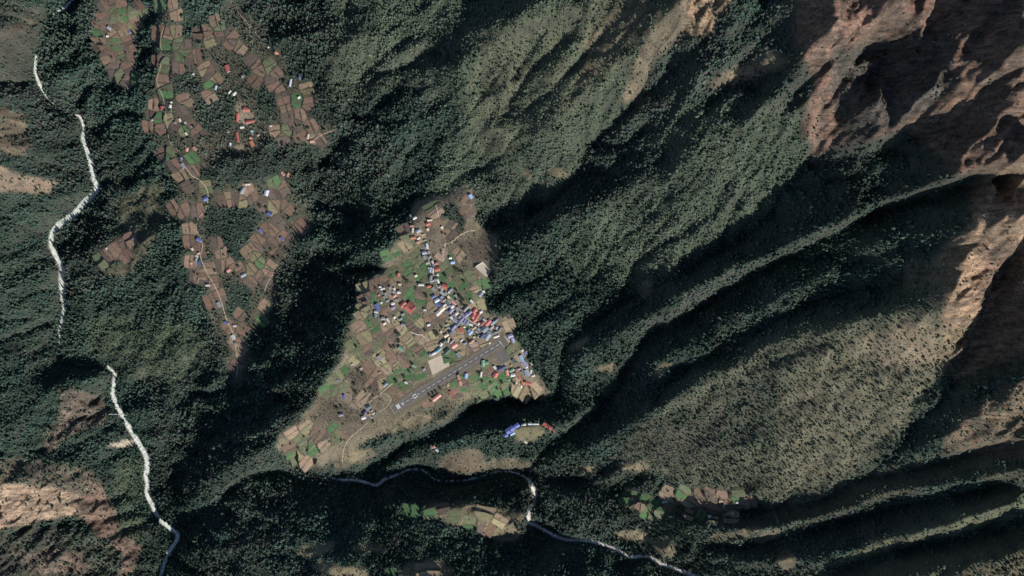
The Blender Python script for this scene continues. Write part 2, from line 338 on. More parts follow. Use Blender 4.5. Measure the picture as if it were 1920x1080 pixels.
# ------------------------------------------------------------------ fields: seeds (photo pixel, soil or crop), laid out as terraced parcels
FIELD_SEEDS = {
'village shelf': """684,538,y 700,535,b 723,527,b 738,525,t 735,515,e 770,510,g 769,497,g 795,506,g 792,522,g 690,557,d 700,557,g 712,553,d 717,568,e 722,578,d 772,555,g 787,552,b 785,569,e
803,543,e 813,574,t 683,562,b 680,576,y 676,590,t 728,478,g 740,473,e 780,492,e 783,482,e 826,518,g 836,505,e 848,540,g 846,552,e 905,533,g 895,545,t 887,556,g 895,573,t 873,520,e 866,532,e
830,478,p 857,480,t 847,486,g 684,634,t,20 675,612,p 692,652,b 697,605,g 702,616,e 662,645,e 668,658,e 725,613,p 733,626,b 708,630,b 714,640,e 703,652,e 723,645,b 711,664,y 757,600,g 745,600,y
752,618,t 776,596,e 785,606,y 770,605,d 779,617,d 805,605,b 815,598,b 829,597,b 766,634,t 776,647,y 786,636,p 806,634,t 810,647,p 735,672,b,17 752,668,b 748,655,t 770,664,e 793,668,g 782,657,b
782,677,e 745,686,t 725,690,t 750,697,g 716,677,y 760,680,b 843,604,y 875,607,g 858,629,t 868,655,t 880,656,b 844,670,g 855,677,e 890,651,p 906,644,t 955,610,t 975,665,t 964,655,e
905,690,e 893,692,g 880,697,b 870,702,g 887,709,g 845,701,e 851,716,e 838,716,t 866,726,e 873,718,b 856,737,b 890,721,g 901,726,g 900,737,e 916,712,g 945,713,g 947,726,e 934,730,g 970,726,t
988,737,t 1002,731,t 918,700,b 803,754,b 765,701,g 785,700,e 735,715,g 757,725,g 738,735,b 746,742,b 715,717,t 709,702,b 603,820,b,17 592,812,b 608,833,p 584,845,g 570,843,e 563,852,y 575,864,p
553,855,g 546,837,b 560,826,e 548,813,p 573,803,t 628,806,g 648,811,b 632,820,e 626,730,g 612,733,g 640,727,e 810,388,e 817,398,p 822,423,b 806,433,b 845,425,d 845,437,b 880,372,b 876,396,b 760,430,b 766,447,e 760,460,t 789,443,t 682,742,t 640,700,e 628,712,e
690,690,b 700,720,b 668,672,y""",
'north village': """208,5,b 224,6,b 196,14,b 213,22,e 225,23,g 227,36,g 195,33,b 189,48,b 215,38,e 222,47,b 230,57,t 188,63,e 188,76,t 188,91,b 197,99,b 212,66,t 212,78,g 218,90,e 240,76,b 244,91,b 200,110,p 213,103,b 225,104,y 241,108,b
214,127,d,16 224,138,e 238,128,b 240,150,b 248,150,g 250,25,e 260,13,b 266,25,e 256,42,t 247,53,y 302,6,g 324,10,t 331,28,t 297,62,b 315,67,p 329,63,t 311,80,g 335,81,e 346,86,d 373,63,b 388,60,t 394,73,t 413,67,b 431,65,d 432,82,d
412,50,e 404,43,t 338,109,g 345,99,e 355,110,b 369,108,b,15 384,130,t 295,115,b 307,122,e 335,126,b 450,90,t 476,118,d,15 487,132,b 505,125,e,15 517,136,b 480,150,b 397,161,g 405,148,t 392,135,b 305,155,p 311,168,e 347,190,p 340,206,d
393,180,p 287,200,p 283,216,d 295,223,g 300,240,b 280,236,b 329,235,b 317,225,y 355,230,d 343,243,g 371,247,b 510,155,d 527,173,b 532,189,b 536,203,p 541,217,d 552,233,d 562,214,p 558,190,g 576,195,b 517,246,t 530,258,b 537,245,e
561,248,d,14 585,236,b 601,263,b 575,166,t 305,290,b 317,291,e 360,297,g 325,307,b 361,320,b 340,331,t 350,349,d 386,351,y 418,378,b 429,375,t 441,375,d 453,377,t 474,369,b 466,360,p 490,381,d 514,384,t,15 515,344,g 531,354,b 537,388,b
514,364,d 344,395,b 370,396,b 325,390,b 355,430,t 354,450,b 375,467,b 358,490,p 365,519,b 381,522,b 395,503,t 415,497,b 407,458,b 415,475,p 430,497,p 400,530,b 451,505,b 468,474,t 477,479,y 470,506,t 480,464,d 485,450,b 495,434,b
512,430,b 509,458,b 517,473,b 488,492,e 506,499,t 501,512,p 489,519,b 498,526,d 471,530,b 521,419,d 532,446,b 565,425,b 395,565,b 413,556,b 430,612,b 455,617,b 449,652,p 200,480,b 216,470,p 245,450,p 190,488,e 236,481,b 450,590,b 492,600,e 497,575,t 440,688,b""",
'south hillsides': """1178,933,g 1190,932,g 1206,938,g 1225,945,g 1215,961,g 1236,960,g 1203,948,p 1253,925,t 1295,941,t,17 1312,930,b 1281,924,e 1293,964,p 1314,968,g 1336,976,y 1340,956,b 1360,947,b 1331,925,b 1350,932,b 1385,931,e 1406,941,b 1371,970,t
770,957,g 808,965,g 830,954,b 851,969,e 880,979,e 910,963,t,18 936,977,t 912,991,d 735,1075,g 755,1077,t 802,1070,t,18""",
}
def clip_half(poly, a, b, c):
    out = []
    for i in range(len(poly)):
        p, q = poly[i], poly[(i + 1) % len(poly)]
        dp = a * p[0] + b * p[1] - c; dq = a * q[0] + b * q[1] - c
        if dp <= 0: out.append(p)
        if dp * dq < 0:
            t = dp / (dp - dq); out.append((p[0] + t * (q[0] - p[0]), p[1] + t * (q[1] - p[1])))
    return out
fields = []          # (area name, colour key, world polygon, plane)
def add_parcel(area, col, poly):
    sx = sum(p[0] for p in poly) / len(poly); sy = sum(p[1] for p in poly) / len(poly)
    X, Y, Z = P3([p[0] for p in poly] + [sx], [p[1] for p in poly] + [sy])
    A = np.stack([X, Y, np.ones(len(X))], 1); A0 = A.mean(0); A0[2] = 0
    pl, *_ = np.linalg.lstsq(A - A0, Z, rcond=None)
    g = math.hypot(pl[0], pl[1])
    if g > .32: pl[0] *= .32 / g; pl[1] *= .32 / g
    pl = (pl[0] * .75, pl[1] * .75, pl[2] - pl[0] * .75 * A0[0] - pl[1] * .75 * A0[1])
    w = [(float(x), float(y)) for x, y in zip(X[:-1], Y[:-1])]
    # keep clear of the runway strip
    s = (float(X[-1]) - RA[0]) * RN[0] + (float(Y[-1]) - RA[1]) * RN[1]; t = (float(X[-1]) - RA[0]) * RD[0] + (float(Y[-1]) - RA[1]) * RD[1]
    if -30 < t < RL + 30:
        sg = 1 if s > 0 else -1
        w = clip_half(w, -sg * RN[0], -sg * RN[1], -sg * (RA[0] * RN[0] + RA[1] * RN[1]) - 27)
        if len(w) < 3: return
    if abs(sum(w[i][0] * w[(i + 1) % len(w)][1] - w[(i + 1) % len(w)][0] * w[i][1] for i in range(len(w)))) / 2 < 70: return
    fields.append((area, col, w, pl))
_fr = random.Random(3)
for area, txt in FIELD_SEEDS.items():
    seeds = []
    for tok in txt.split():
        f = tok.split(','); seeds.append((float(f[0]), float(f[1]), f[2], float(f[3]) if len(f) > 3 else 12.5))
    for k, (sx, sy, col, rr) in enumerate(seeds):
        ang = math.radians(-30 if area == 'village shelf' else 12 if area == 'south hillsides' else 72 if sx < 420 else 58) + .35 * math.sin(sx * .021 + sy * .013) + _fr.uniform(-.07, .07)
        h1 = rr * _fr.uniform(.95, 1.35); h2 = rr * _fr.uniform(.75, 1.1); poly = []
        for u, v in ((-1, -1), (0, -1.06), (1, -1), (1.05, 0), (1, 1), (0, 1.07), (-1, 1), (-1.04, 0)):
            u = u * h1 * _fr.uniform(.86, 1.08); v = v * h2 * _fr.uniform(.86, 1.08)
            poly.append((sx + u * math.cos(ang) - v * math.sin(ang), sy + u * math.sin(ang) + v * math.cos(ang)))
        for q, (tx, ty, _, r2) in enumerate(seeds):
            if q == k: continue
            d = math.hypot(tx - sx, ty - sy)
            if d > 1.7 * (rr + r2): continue
            off = 0.5 * d + (rr - r2) * .25 - 0.45
            poly = clip_half(poly, (tx - sx) / d, (ty - sy) / d, ((tx - sx) * sx + (ty - sy) * sy) / d + off)
            if len(poly) < 3: break
        if len(poly) < 3: continue
        pieces = [poly]
        ar = abs(sum(poly[i][0] * poly[(i + 1) % len(poly)][1] - poly[(i + 1) % len(poly)][0] * poly[i][1] for i in range(len(poly)))) / 2
        if ar > 190 or (ar > 110 and _fr.random() < .5):
            a_ = ang + (math.pi / 2 if _fr.random() < .65 else 0) + _fr.uniform(-.1, .1); ca, sa = math.cos(a_), math.sin(a_); o_ = _fr.uniform(-2.5, 2.5)
            pieces = [clip_half(poly, ca, sa, ca * sx + sa * sy + o_ - .4), clip_half(poly, -ca, -sa, -(ca * sx + sa * sy + o_ + .4))]
        for qi, poly in enumerate(pieces):
          if len(poly) < 3: continue
          cc = col if qi == 0 or _fr.random() < .45 else {'b': 'd', 'd': 'b', 't': 'y', 'g': 'e', 'e': 'g', 'y': 'e', 'p': 't'}[col]
          wp = []
          for i in range(len(poly)):
            (ax, ay), (bx, by) = poly[i], poly[(i + 1) % len(poly)]; d = math.hypot(bx - ax, by - ay)
            wp.append((ax + (sx - ax) * .04, ay + (sy - ay) * .04))
            if d > 5: wp.append(((ax + bx) / 2 + _fr.uniform(-.09, .05) * (by - ay), (ay + by) / 2 + _fr.uniform(-.05, .09) * (bx - ax)))
          add_parcel(area, cc, wp)

# terrace the ground under each parcel
_pw = Hf.copy(); _best = np.full(Hf.shape, 1e9)
for area, col, w, pl in fields:
    xs_ = [p[0] for p in w]; ys_ = [p[1] for p in w]; cx = sum(xs_) / len(xs_); cy = sum(ys_) / len(ys_)
    i0, i1 = int((min(xs_) - 12 - X0) / STEP), int((max(xs_) + 12 - X0) / STEP) + 2
    j0, j1 = int((min(ys_) - 12 - Y0) / STEP), int((max(ys_) + 12 - Y0) / STEP) + 2
    i0 = max(i0, 0); j0 = max(j0, 0)
    gx = FX[j0:j1, i0:i1]; gy = FY[j0:j1, i0:i1]
    big = [(cx + (x - cx) * (1 + 6 / max(8, math.hypot(x - cx, y - cy))), cy + (y - cy) * (1 + 6 / max(8, math.hypot(x - cx, y - cy)))) for x, y in w]
    ins = inpoly(gx, gy, big); d = np.hypot(gx - cx, gy - cy)
    m = ins & (d < _best[j0:j1, i0:i1])
    sub = _pw[j0:j1, i0:i1]; sub[m] = (pl[0] * gx + pl[1] * gy + pl[2])[m]
    bs = _best[j0:j1, i0:i1]; bs[m] = d[m]
Hf = _pw
field_mask = _best < 1e8
# ------------------------------------------------------------------ runway bed
_t = (FX - RA[0]) * RD[0] + (FY - RA[1]) * RD[1]; _s = (FX - RA[0]) * RN[0] + (FY - RA[1]) * RN[1]
_rz = RA[2] + (RB[2] - RA[2]) * np.clip(_t / RL, -.05, 1.03)
_w = (1 - sstep(27, 52, np.abs(_s))) * sstep(-40, -12, _t) * (1 - sstep(RL + 10, RL + 45, _t))
Hf = Hf * (1 - _w) + (_rz - .6) * _w
runway_mask = _w > .3
def level(poly_px, extra=8, slope=0.0, z=None):
    """flatten the ground under a paved yard; returns its world outline and height"""
    global Hf
    X, Y, Z = P3([p[0] for p in poly_px], [p[1] for p in poly_px])
    zz = float(Z.mean()) if z is None else z
    cx, cy = X.mean(), Y.mean()
    big = [(cx + (x - cx) * (1 + extra / math.hypot(x - cx, y - cy)), cy + (y - cy) * (1 + extra / math.hypot(x - cx, y - cy))) for x, y in zip(X, Y)]
    m = inpoly(FX, FY, big).astype(float); m = blur(m, 1)
    Hf = Hf * (1 - m) + (zz - .5) * m
    return [(float(x), float(y)) for x, y in zip(X, Y)], zz
YARDS = {
 'apron': [(926,660),(948,649),(967,668),(940,684)],
 'turning_pad': [(935,641),(946,630),(957,640),(946,651)],
 'sports_ground': [(802,677),(833,664),(846,684),(811,703)],
 'court': [(891,501),(905,491.5),(920,511),(912,519.5)],
}
yards = {}
for k, p in YARDS.items():
    yards[k] = level(p)

# ------------------------------------------------------------------ ground cover: colour, tree density, tree size, tint
PX, PY = w2p(FX, FY, Hf)
wob = 7 * (fbm(FX / 60, FY / 60, 51, 3) - .5) * 2; wob2 = 7 * (fbm(FX / 60, FY / 60, 52, 3) - .5) * 2
QX, QY = PX + wob, PY + wob2
n1 = fbm(FX / 420, FY / 420, 61, 4); n2 = fbm(FX / 110, FY / 110, 62, 4); n3 = fbm(FX / 30, FY / 30, 63, 3)
_gy, _gx = np.gradient(Hf, STEP)
slope = np.hypot(_gx, _gy)
COL = np.zeros(Hf.shape + (3,)); DEN = np.ones(Hf.shape); SIZ = np.ones(Hf.shape); OLV = np.zeros(Hf.shape); CON = np.full(Hf.shape, .6)
FOREST_FLOOR = np.array((.034, .046, .036))
COL[:] = FOREST_FLOOR
COL *= (0.75 + .5 * n2)[..., None]
DEN *= np.clip(.55 + 1.0 * n2, .5, 1)
def paint(poly, col, den, olive=None, siz=None, con=None, amt=1.0, soft=0.0):
    m = inpoly(QX, QY, poly) * amt
    if soft: m = blur(m, int(soft))
    mm = m[..., None]
    COL[:] = COL * (1 - mm) + np.array(col) * (.72 + .56 * n3[..., None]) * mm
    DEN[:] = DEN * (1 - m) + den * m
    if olive is not None: OLV[:] = OLV * (1 - m) + olive * m
    if siz is not None: SIZ[:] = SIZ * (1 - m) + siz * m
    if con is not None: CON[:] = CON * (1 - m) + con * m
def ell(cx, cy, a, b, rot=0, n=18):
    r = math.radians(rot)
    return [(cx + a * math.cos(t) * math.cos(r) + b * math.sin(t) * math.sin(r), cy - a * math.cos(t) * math.sin(r) + b * math.sin(t) * math.cos(r)) for t in np.linspace(0, 2 * math.pi, n, endpoint=False)]
OLG = (.100, .104, .064); TAN = (.215, .165, .110); DRY = (.165, .138, .088); ROCK = (.205, .126, .092); ROCKT = (.300, .202, .130); RED = (.140, .086, .064); DIRT = (.150, .118, .084)
# olive scrub of the upper slopes
paint([(640,-60),(1320,-60),(1210,180),(1110,260),(1050,370),(900,400),(800,365),(860,210),(760,160),(600,200)], (.062,.076,.052), .95, .5, .8, .35, 1, 6)
paint([(900,60),(1190,-30),(1230,60),(1100,200),(950,300),(880,280),(870,200)], (.092,.098,.064), .82, .8, .7, .25, .9, 5)
paint([(1250,200),(1530,180),(1510,300),(1450,400),(1300,480),(1200,540),(1050,500),(1050,450),(1150,370),(1250,300)], (.060,.076,.052), 1.0, .5, .85, .4, 1, 6)
paint([(1300,720),(1450,620),(1640,570),(1770,560),(1765,700),(1700,810),(1600,900),(1480,955),(1300,920),(1150,850),(1250,760)], (.086,.088,.060), .82, .5, .75, .4, 1, 8)
paint([(1440,760),(1560,640),(1700,590),(1770,580),(1765,690),(1700,790),(1600,880),(1480,920)], (.128,.116,.078), .62, .55, .7, .5, .85, 6)
paint([(1600,640),(1700,600),(1760,610),(1760,680),(1680,700)], (.190,.150,.105), .40, .5, .65, .6, .8, 4)
paint([(1180,820),(1330,740),(1480,700),(1400,840),(1250,880)], (.062,.058,.046), .85, .15, .75, .4, .6, 8)
paint([(1540,1060),(1640,1010),(1800,955),(1960,890),(1960,960),(1750,1012),(1620,1045)], OLG, .45, .8, .75, .4, .9, 3)
paint([(1400,960),(1500,940),(1700,860),(1960,830),(1960,900),(1800,900),(1650,935),(1500,985)], (.085,.078,.05), .7, .4, .8, .4, .8, 4)
paint([(1500,1080),(1620,1055),(1760,1030),(1960,985),(1960,1120),(1480,1120)], (.10,.086,.055), .6, .5, .8, .4, .8, 4)
# bare rock and dry grass, north-east and east
paint([(1490,-60),(2000,-60),(2000,340),(1800,330),(1700,245),(1590,268),(1520,300),(1545,200),(1500,80)], RED, .05, .3, .6, .6, .95, 3)
paint([(1500,-60),(1730,-60),(1600,110),(1540,190),(1530,280),(1500,250),(1530,150),(1490,60)], ROCK, .05, .3, .6, .6, .9, 3)
paint([(1700,150),(1860,130),(2000,110),(2000,330),(1880,310),(1760,300),(1700,240)], (.150,.098,.070), .06, .3, .7, .6, .8, 3)
paint([(1560,90),(1690,70),(1790,60),(1790,170),(1700,230),(1600,260),(1560,200)], (.060,.056,.050), .35, .2, .7, .6, .8, 4)  # north-east basin: shade of its northwest-facing slope put into a darker ground colour
paint([(1290,-60),(1420,-60),(1330,62),(1275,70)], ROCKT, .12, .3, .7, .6, .85, 2)
paint([(1195,95),(1235,20),(1290,-20),(1290,40),(1232,112),(1202,182),(1168,195)], TAN, .2, .5, .7, .3, .75, 2)
paint([(1320,152),(1440,95),(1482,118),(1440,142),(1340,166)], TAN, .2, .5, .7, .3, .8, 2)
paint([(1100,60),(1170,0),(1230,-30),(1200,60),(1130,140),(1080,170)], (.15,.115,.075), .35, .6, .7, .3, .7, 3)
paint([(1820,345),(1920,300),(2000,290),(2000,700),(1900,650),(1830,700),(1790,712),(1765,690),(1772,560),(1740,520),(1765,470),(1822,420)], ROCKT, .05, .35, .6, .6, .95, 3)
paint([(1845,470),(1900,440),(1960,560),(1920,660),(1850,690),(1830,640)], RED, .22, .3, .65, .6, .8, 3)
paint([(1770,620),(1830,600),(1830,690),(1790,712),(1760,690)], (.13,.11,.07), .4, .4, .7, .6, .7, 4)
paint([(1700,480),(1770,480),(1770,560),(1690,560)], DRY, .35, .4, .7, .6, .6, 4)
paint([(1790,790),(1880,730),(2000,680),(2000,860),(1860,850),(1760,850)], (.155,.112,.075), .35, .4, .7, .5, .85, 3)
# west side
paint([(-60,905),(60,905),(110,915),(166,930),(170,950),(110,972),(30,994),(-60,990)], (.300,.215,.150), .05, .3, .8, .6, .95, 2)
paint([(160,900),(195,915),(215,955),(236,1000),(266,1025),(236,1110),(212,1110),(225,1040),(180,1000),(150,970)], (.180,.118,.088), .12, .3, .8, .6, .9, 2)
paint([(-60,860),(60,860),(160,880),(200,910),(170,930),(60,905),(-60,905)], (.135,.108,.08), .3, .3, .8, .6, .8, 3)
paint([(110,720),(160,735),(205,745),(198,790),(130,822),(85,850),(78,820),(110,780)], (.150,.112,.088), .28, .3, .8, .6, .85, 3)
paint([(195,837),(245,820),(258,826),(232,840)], (.36,.30,.23), 0, .3, .8, .6, .9, 1)
paint([(0,200),(50,215),(56,270),(42,292),(-60,280),(-60,200)], (.150,.115,.080), .25, .4, .8, .6, .85, 2)
paint([(-60,290),(50,330),(112,342),(92,362),(-60,352)], (.210,.155,.110), .15, .4, .8, .6, .9, 2)
paint([(-60,75),(40,40),(72,38),(52,58),(-60,92)], (.20,.15,.10), .15, .4, .8, .6, .85, 1)
paint([(20,0),(100,20),(70,60),(10,180),(-60,190),(-60,0)], (.08,.07,.055), .7, .2, .8, .6, .6, 4)
paint([(-60,1000),(120,990),(210,1010),(215,1110),(-60,1110)], (.085,.078,.06), .6, .3, .8, .6, .7, 4)
paint([(20,1040),(150,1030),(170,1070),(60,1080)], (.16,.11,.085), .25, .3, .8, .6, .7, 3)
for p in (ell(215,630,55,40), ell(245,905,30,50,-20), ell(300,660,90,60), ell(250,985,25,30)):
    paint(p, (.070,.085,.050), .85, .35, .75, .25, .8, 5)
paint([(215,380),(300,340),(310,400),(280,470),(240,520),(190,520),(185,480),(225,430)], (.105,.094,.062), .4, .4, .7, .4, .85, 4)
# farmland
paint(FLAT_NORTH, (.088,.078,.056), .62, .2, .72, .4, .95, 5)
paint(FLAT_WEST, DIRT, .08, .25, .6, .35, .95, 1)
paint(FLAT_SPUR, (.15,.105,.08), .15, .25, .6, .35, .9, 1)
paint([(243,20),(258,5),(275,10),(272,40),(258,60),(243,58)], DIRT, .1, .25, .6, .35, .9, 1)
for p in ([(380,390),(400,385),(440,385),(500,395),(475,430),(462,470),(455,500),(440,490),(420,470),(400,450),(385,420)], [(370,185),(410,175),(440,190),(438,230),(420,252),(370,240),(365,210)],
          [(395,330),(430,310),(520,290),(545,315),(500,335),(440,345)], [(340,40),(430,20),(440,50),(380,58),(345,70)], [(480,165),(510,165),(520,200),(510,225),(485,225)], [(575,200),(620,190),(625,230),(590,230)], [(420,530),(470,540),(470,580),(430,600)], [(330,130),(385,150),(380,175),(330,180)]):
    paint(p, FOREST_FLOOR, .95, .1, .8, .4, .95, 2)
paint(FLAT_LUKLA, (.160,.136,.094), .30, .3, .38, .3, 1, 3)
for p in ([(600,735),(680,690),(700,740),(690,790),(640,800),(580,790)], [(640,690),(690,690),(720,720),(700,750),(640,740)]): paint(p, (.120,.096,.070), .75, .25, .42, .2, .9, 3)
paint([(760,770),(830,745),(870,755),(830,795),(760,815),(740,800)], (.085,.082,.055), .55, .3, .6, .3, .8, 2)
paint([(818,400),(850,378),(875,410),(872,430),(850,448),(838,440),(848,415)], FOREST_FLOOR, .9, .1, .7, .5, .9, 1)
paint([(850,450),(920,440),(930,475),(900,490),(860,485)], (.12,.09,.068), .4, .3, .45, .2, .8, 2)
paint([(845,500),(890,495),(880,540),(862,575),(850,560)], (.11,.10,.068), .35, .3, .5, .2, .8, 2)
# trodden yards
for cx, cy, a, b, r in ((452,212,14,20,20),(462,222,14,12,0),(447,276,10,8,0),(585,262,14,10,0),(438,636,8,12,0),(450,655,8,20,0),(376,520,16,14,0),(730,552,16,12,30),(690,770,16,12,30),(785,634,14,8,-20),(775,440,22,14,20),(870,600,30,14,-40),(955,615,8,22,10),(1012,742,24,8,0),(650,735,12,30,10),(668,760,14,10,0)):
    paint(ell(cx, cy, a, b, r), (.250,.198,.142), .12, .3, .4, .3, .8, 1)
# clearings
for cx, cy, a, b, r in ((1210,540,18,13,60),(1085,646,24,8,30),(1240,692,24,9,35),(1135,690,18,8,20),(595,1030,38,14,15),(640,1072,60,14,-10),(890,965,95,22,-5),(930,992,45,20,-20),(1190,874,34,9,-5),(1108,880,13,8,0),(1320,942,90,22,0),(1205,945,45,18,-20),(1475,1050,20,20,0),(1190,1006,40,10,-10),(1245,1025,28,14,-30),(690,1030,30,8,0),(800,1070,50,20,0),(650,860,14,30,-60),(680,855,26,10,15),(780,785,30,12,15),(1380,1000,50,8,15),(1440,1005,30,10,15),(1045,325,16,9,0),(990,328,10,8,0)):
    paint(ell(cx, cy, a, b, r), DRY, .10, .6, .6, .3, .9, 1)
paint(ell(990, 812, 30, 17), (.128,.116,.070), .03, .4, .5, .3, .95, 1)
paint(ell(868, 866, 46, 26), (.135,.104,.074), .28, .4, .5, .3, .9, 2); paint(ell(945, 872, 52, 14), (.125,.104,.070), .4, .4, .5, .3, .8, 2)
DEN = np.maximum(DEN, 0); DEN = DEN * .4 + blur(DEN, 4) * .6
# steep faces shed their trees, rivers too
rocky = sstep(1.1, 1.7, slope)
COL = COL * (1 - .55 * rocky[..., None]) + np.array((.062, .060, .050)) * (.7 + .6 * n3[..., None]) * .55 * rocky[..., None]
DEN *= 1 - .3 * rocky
dM, wM = poly_dist(FX, FY, RMW_); dS, wS = poly_dist(FX, FY, RSW_)
riv = np.maximum(*[(1 - sstep(w * .45, w * .45 + 7, d + 10 * (n3 - .5))) * sstep(3, 7, w) for d, w in ((dM, wM), (dS, wS))])
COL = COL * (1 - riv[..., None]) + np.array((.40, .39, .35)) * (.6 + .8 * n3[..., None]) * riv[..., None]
DEN *= 1 - np.maximum(*[(1 - sstep(w * .5 + 2, w * .5 + 7, d)) * sstep(3, 7, w) for d, w in ((dM, wM), (dS, wS))])
hedge = field_mask & (DEN < .9); DEN[hedge] = np.maximum(DEN[hedge], .5); SIZ[hedge] = np.minimum(SIZ[hedge], .40); DEN[_w > .05] = 0
COL[_w > .3] = COL[_w > .3] * .5 + np.array((.10, .085, .06)) * .5
for k, (w, z) in yards.items():
    DEN[blur(inpoly(FX, FY, w).astype(float), 1) > .02] = 0
# ------------------------------------------------------------------ materials
def nmat(name):
    m = bpy.data.materials.new(name); m.use_nodes = True
    nt = m.node_tree; return m, nt.nodes, nt.links, nt.nodes['Principled BSDF']
def noise_mat(name, col, var=.35, scale=.12, rough=.9, rnd_amt=.0, detail=4, stripe=0, bump=0):
    """plain procedural surface: base colour, two octaves of blotches, optional furrows and per-object variation"""
    m, n, l, b = nmat(name)
    tc = n.new('ShaderNodeTexCoord'); ns = n.new('ShaderNodeTexNoise'); ns.inputs['Scale'].default_value = scale; ns.inputs['Detail'].default_value = detail
    l.new(tc.outputs['Object'], ns.inputs['Vector'])
    mr = n.new('ShaderNodeMapRange'); mr.inputs['From Min'].default_value = .25; mr.inputs['From Max'].default_value = .75; mr.inputs['To Min'].default_value = 1 - var; mr.inputs['To Max'].default_value = 1 + var
    l.new(ns.outputs['Fac'], mr.inputs['Value'])
    fac = mr.outputs[0]
    if rnd_amt:
        oi = n.new('ShaderNodeObjectInfo'); m2 = n.new('ShaderNodeMapRange'); m2.inputs['To Min'].default_value = 1 - rnd_amt; m2.inputs['To Max'].default_value = 1 + rnd_amt
        l.new(oi.outputs['Random'], m2.inputs['Value']); mu = n.new('ShaderNodeMath'); mu.operation = 'MULTIPLY'
        l.new(fac, mu.inputs[0]); l.new(m2.outputs[0], mu.inputs[1]); fac = mu.outputs[0]
    if stripe:
        wv = n.new('ShaderNodeTexWave'); wv.inputs['Scale'].default_value = stripe; wv.inputs['Distortion'].default_value = 3; wv.inputs['Detail'].default_value = 2
        l.new(tc.outputs['Object'], wv.inputs['Vector'])
        m3 = n.new('ShaderNodeMapRange'); m3.inputs['To Min'].default_value = .82; m3.inputs['To Max'].default_value = 1.12
        l.new(wv.outputs['Fac'], m3.inputs['Value']); mu = n.new('ShaderNodeMath'); mu.operation = 'MULTIPLY'
        l.new(fac, mu.inputs[0]); l.new(m3.outputs[0], mu.inputs[1]); fac = mu.outputs[0]
    vm = n.new('ShaderNodeVectorMath'); vm.operation = 'SCALE'; vm.inputs[0].default_value = col[:3]
    l.new(fac, vm.inputs['Scale']); l.new(vm.outputs[0], b.inputs['Base Color'])
    b.inputs['Roughness'].default_value = rough; b.inputs['Specular IOR Level'].default_value = .2
    return m

# ground: colour per vertex (soil, rock, grass), broken up by fine grit and relief
gm, n, l, b = nmat('ground')
at = n.new('ShaderNodeAttribute'); at.attribute_name = 'cover'
geo = n.new('ShaderNodeNewGeometry')
ns = n.new('ShaderNodeTexNoise'); ns.inputs['Scale'].default_value = .16; ns.inputs['Detail'].default_value = 6; ns.inputs['Roughness'].default_value = .65
l.new(geo.outputs['Position'], ns.inputs['Vector'])
mr = n.new('ShaderNodeMapRange'); mr.inputs['From Min'].default_value = .28; mr.inputs['From Max'].default_value = .72; mr.inputs['To Min'].default_value = .5; mr.inputs['To Max'].default_value = 1.5
l.new(ns.outputs['Fac'], mr.inputs['Value'])
vm = n.new('ShaderNodeVectorMath'); vm.operation = 'SCALE'; l.new(at.outputs['Color'], vm.inputs[0]); l.new(mr.outputs[0], vm.inputs['Scale']); l.new(vm.outputs[0], b.inputs['Base Color'])
# strata streaks on bare rock
ba = n.new('ShaderNodeAttribute'); ba.attribute_name = 'bare'
mp = n.new('ShaderNodeMapping'); mp.inputs['Rotation'].default_value = (0, 0, math.radians(-55)); mp.inputs['Scale'].default_value = (.012, .085, .03)
l.new(geo.outputs['Position'], mp.inputs['Vector'])
n2_ = n.new('ShaderNodeTexNoise'); n2_.inputs['Scale'].default_value = 1.0; n2_.inputs['Detail'].default_value = 7; n2_.inputs['Roughness'].default_value = .7; n2_.inputs['Distortion'].default_value = .6
l.new(mp.outputs[0], n2_.inputs['Vector'])
m2_ = n.new('ShaderNodeMapRange'); m2_.inputs['From Min'].default_value = .34; m2_.inputs['From Max'].default_value = .66; m2_.inputs['To Min'].default_value = .35; m2_.inputs['To Max'].default_value = 1.5
l.new(n2_.outputs['Fac'], m2_.inputs['Value'])
mxf = n.new('ShaderNodeMix'); mxf.inputs[2].default_value = 1.0; l.new(ba.outputs['Fac'], mxf.inputs[0]); l.new(m2_.outputs[0], mxf.inputs[3])
vm2 = n.new('ShaderNodeVectorMath'); vm2.operation = 'SCALE'; l.new(vm.outputs[0], vm2.inputs[0]); l.new(mxf.outputs[0], vm2.inputs['Scale']); l.new(vm2.outputs[0], b.inputs['Base Color'])
bp = n.new('ShaderNodeBump'); bp.inputs['Strength'].default_value = 1.0; bp.inputs['Distance'].default_value = 2.2
l.new(ns.outputs['Fac'], bp.inputs['Height']); l.new(bp.outputs[0], b.inputs['Normal'])
b.inputs['Roughness'].default_value = .95; b.inputs['Specular IOR Level'].default_value = .1

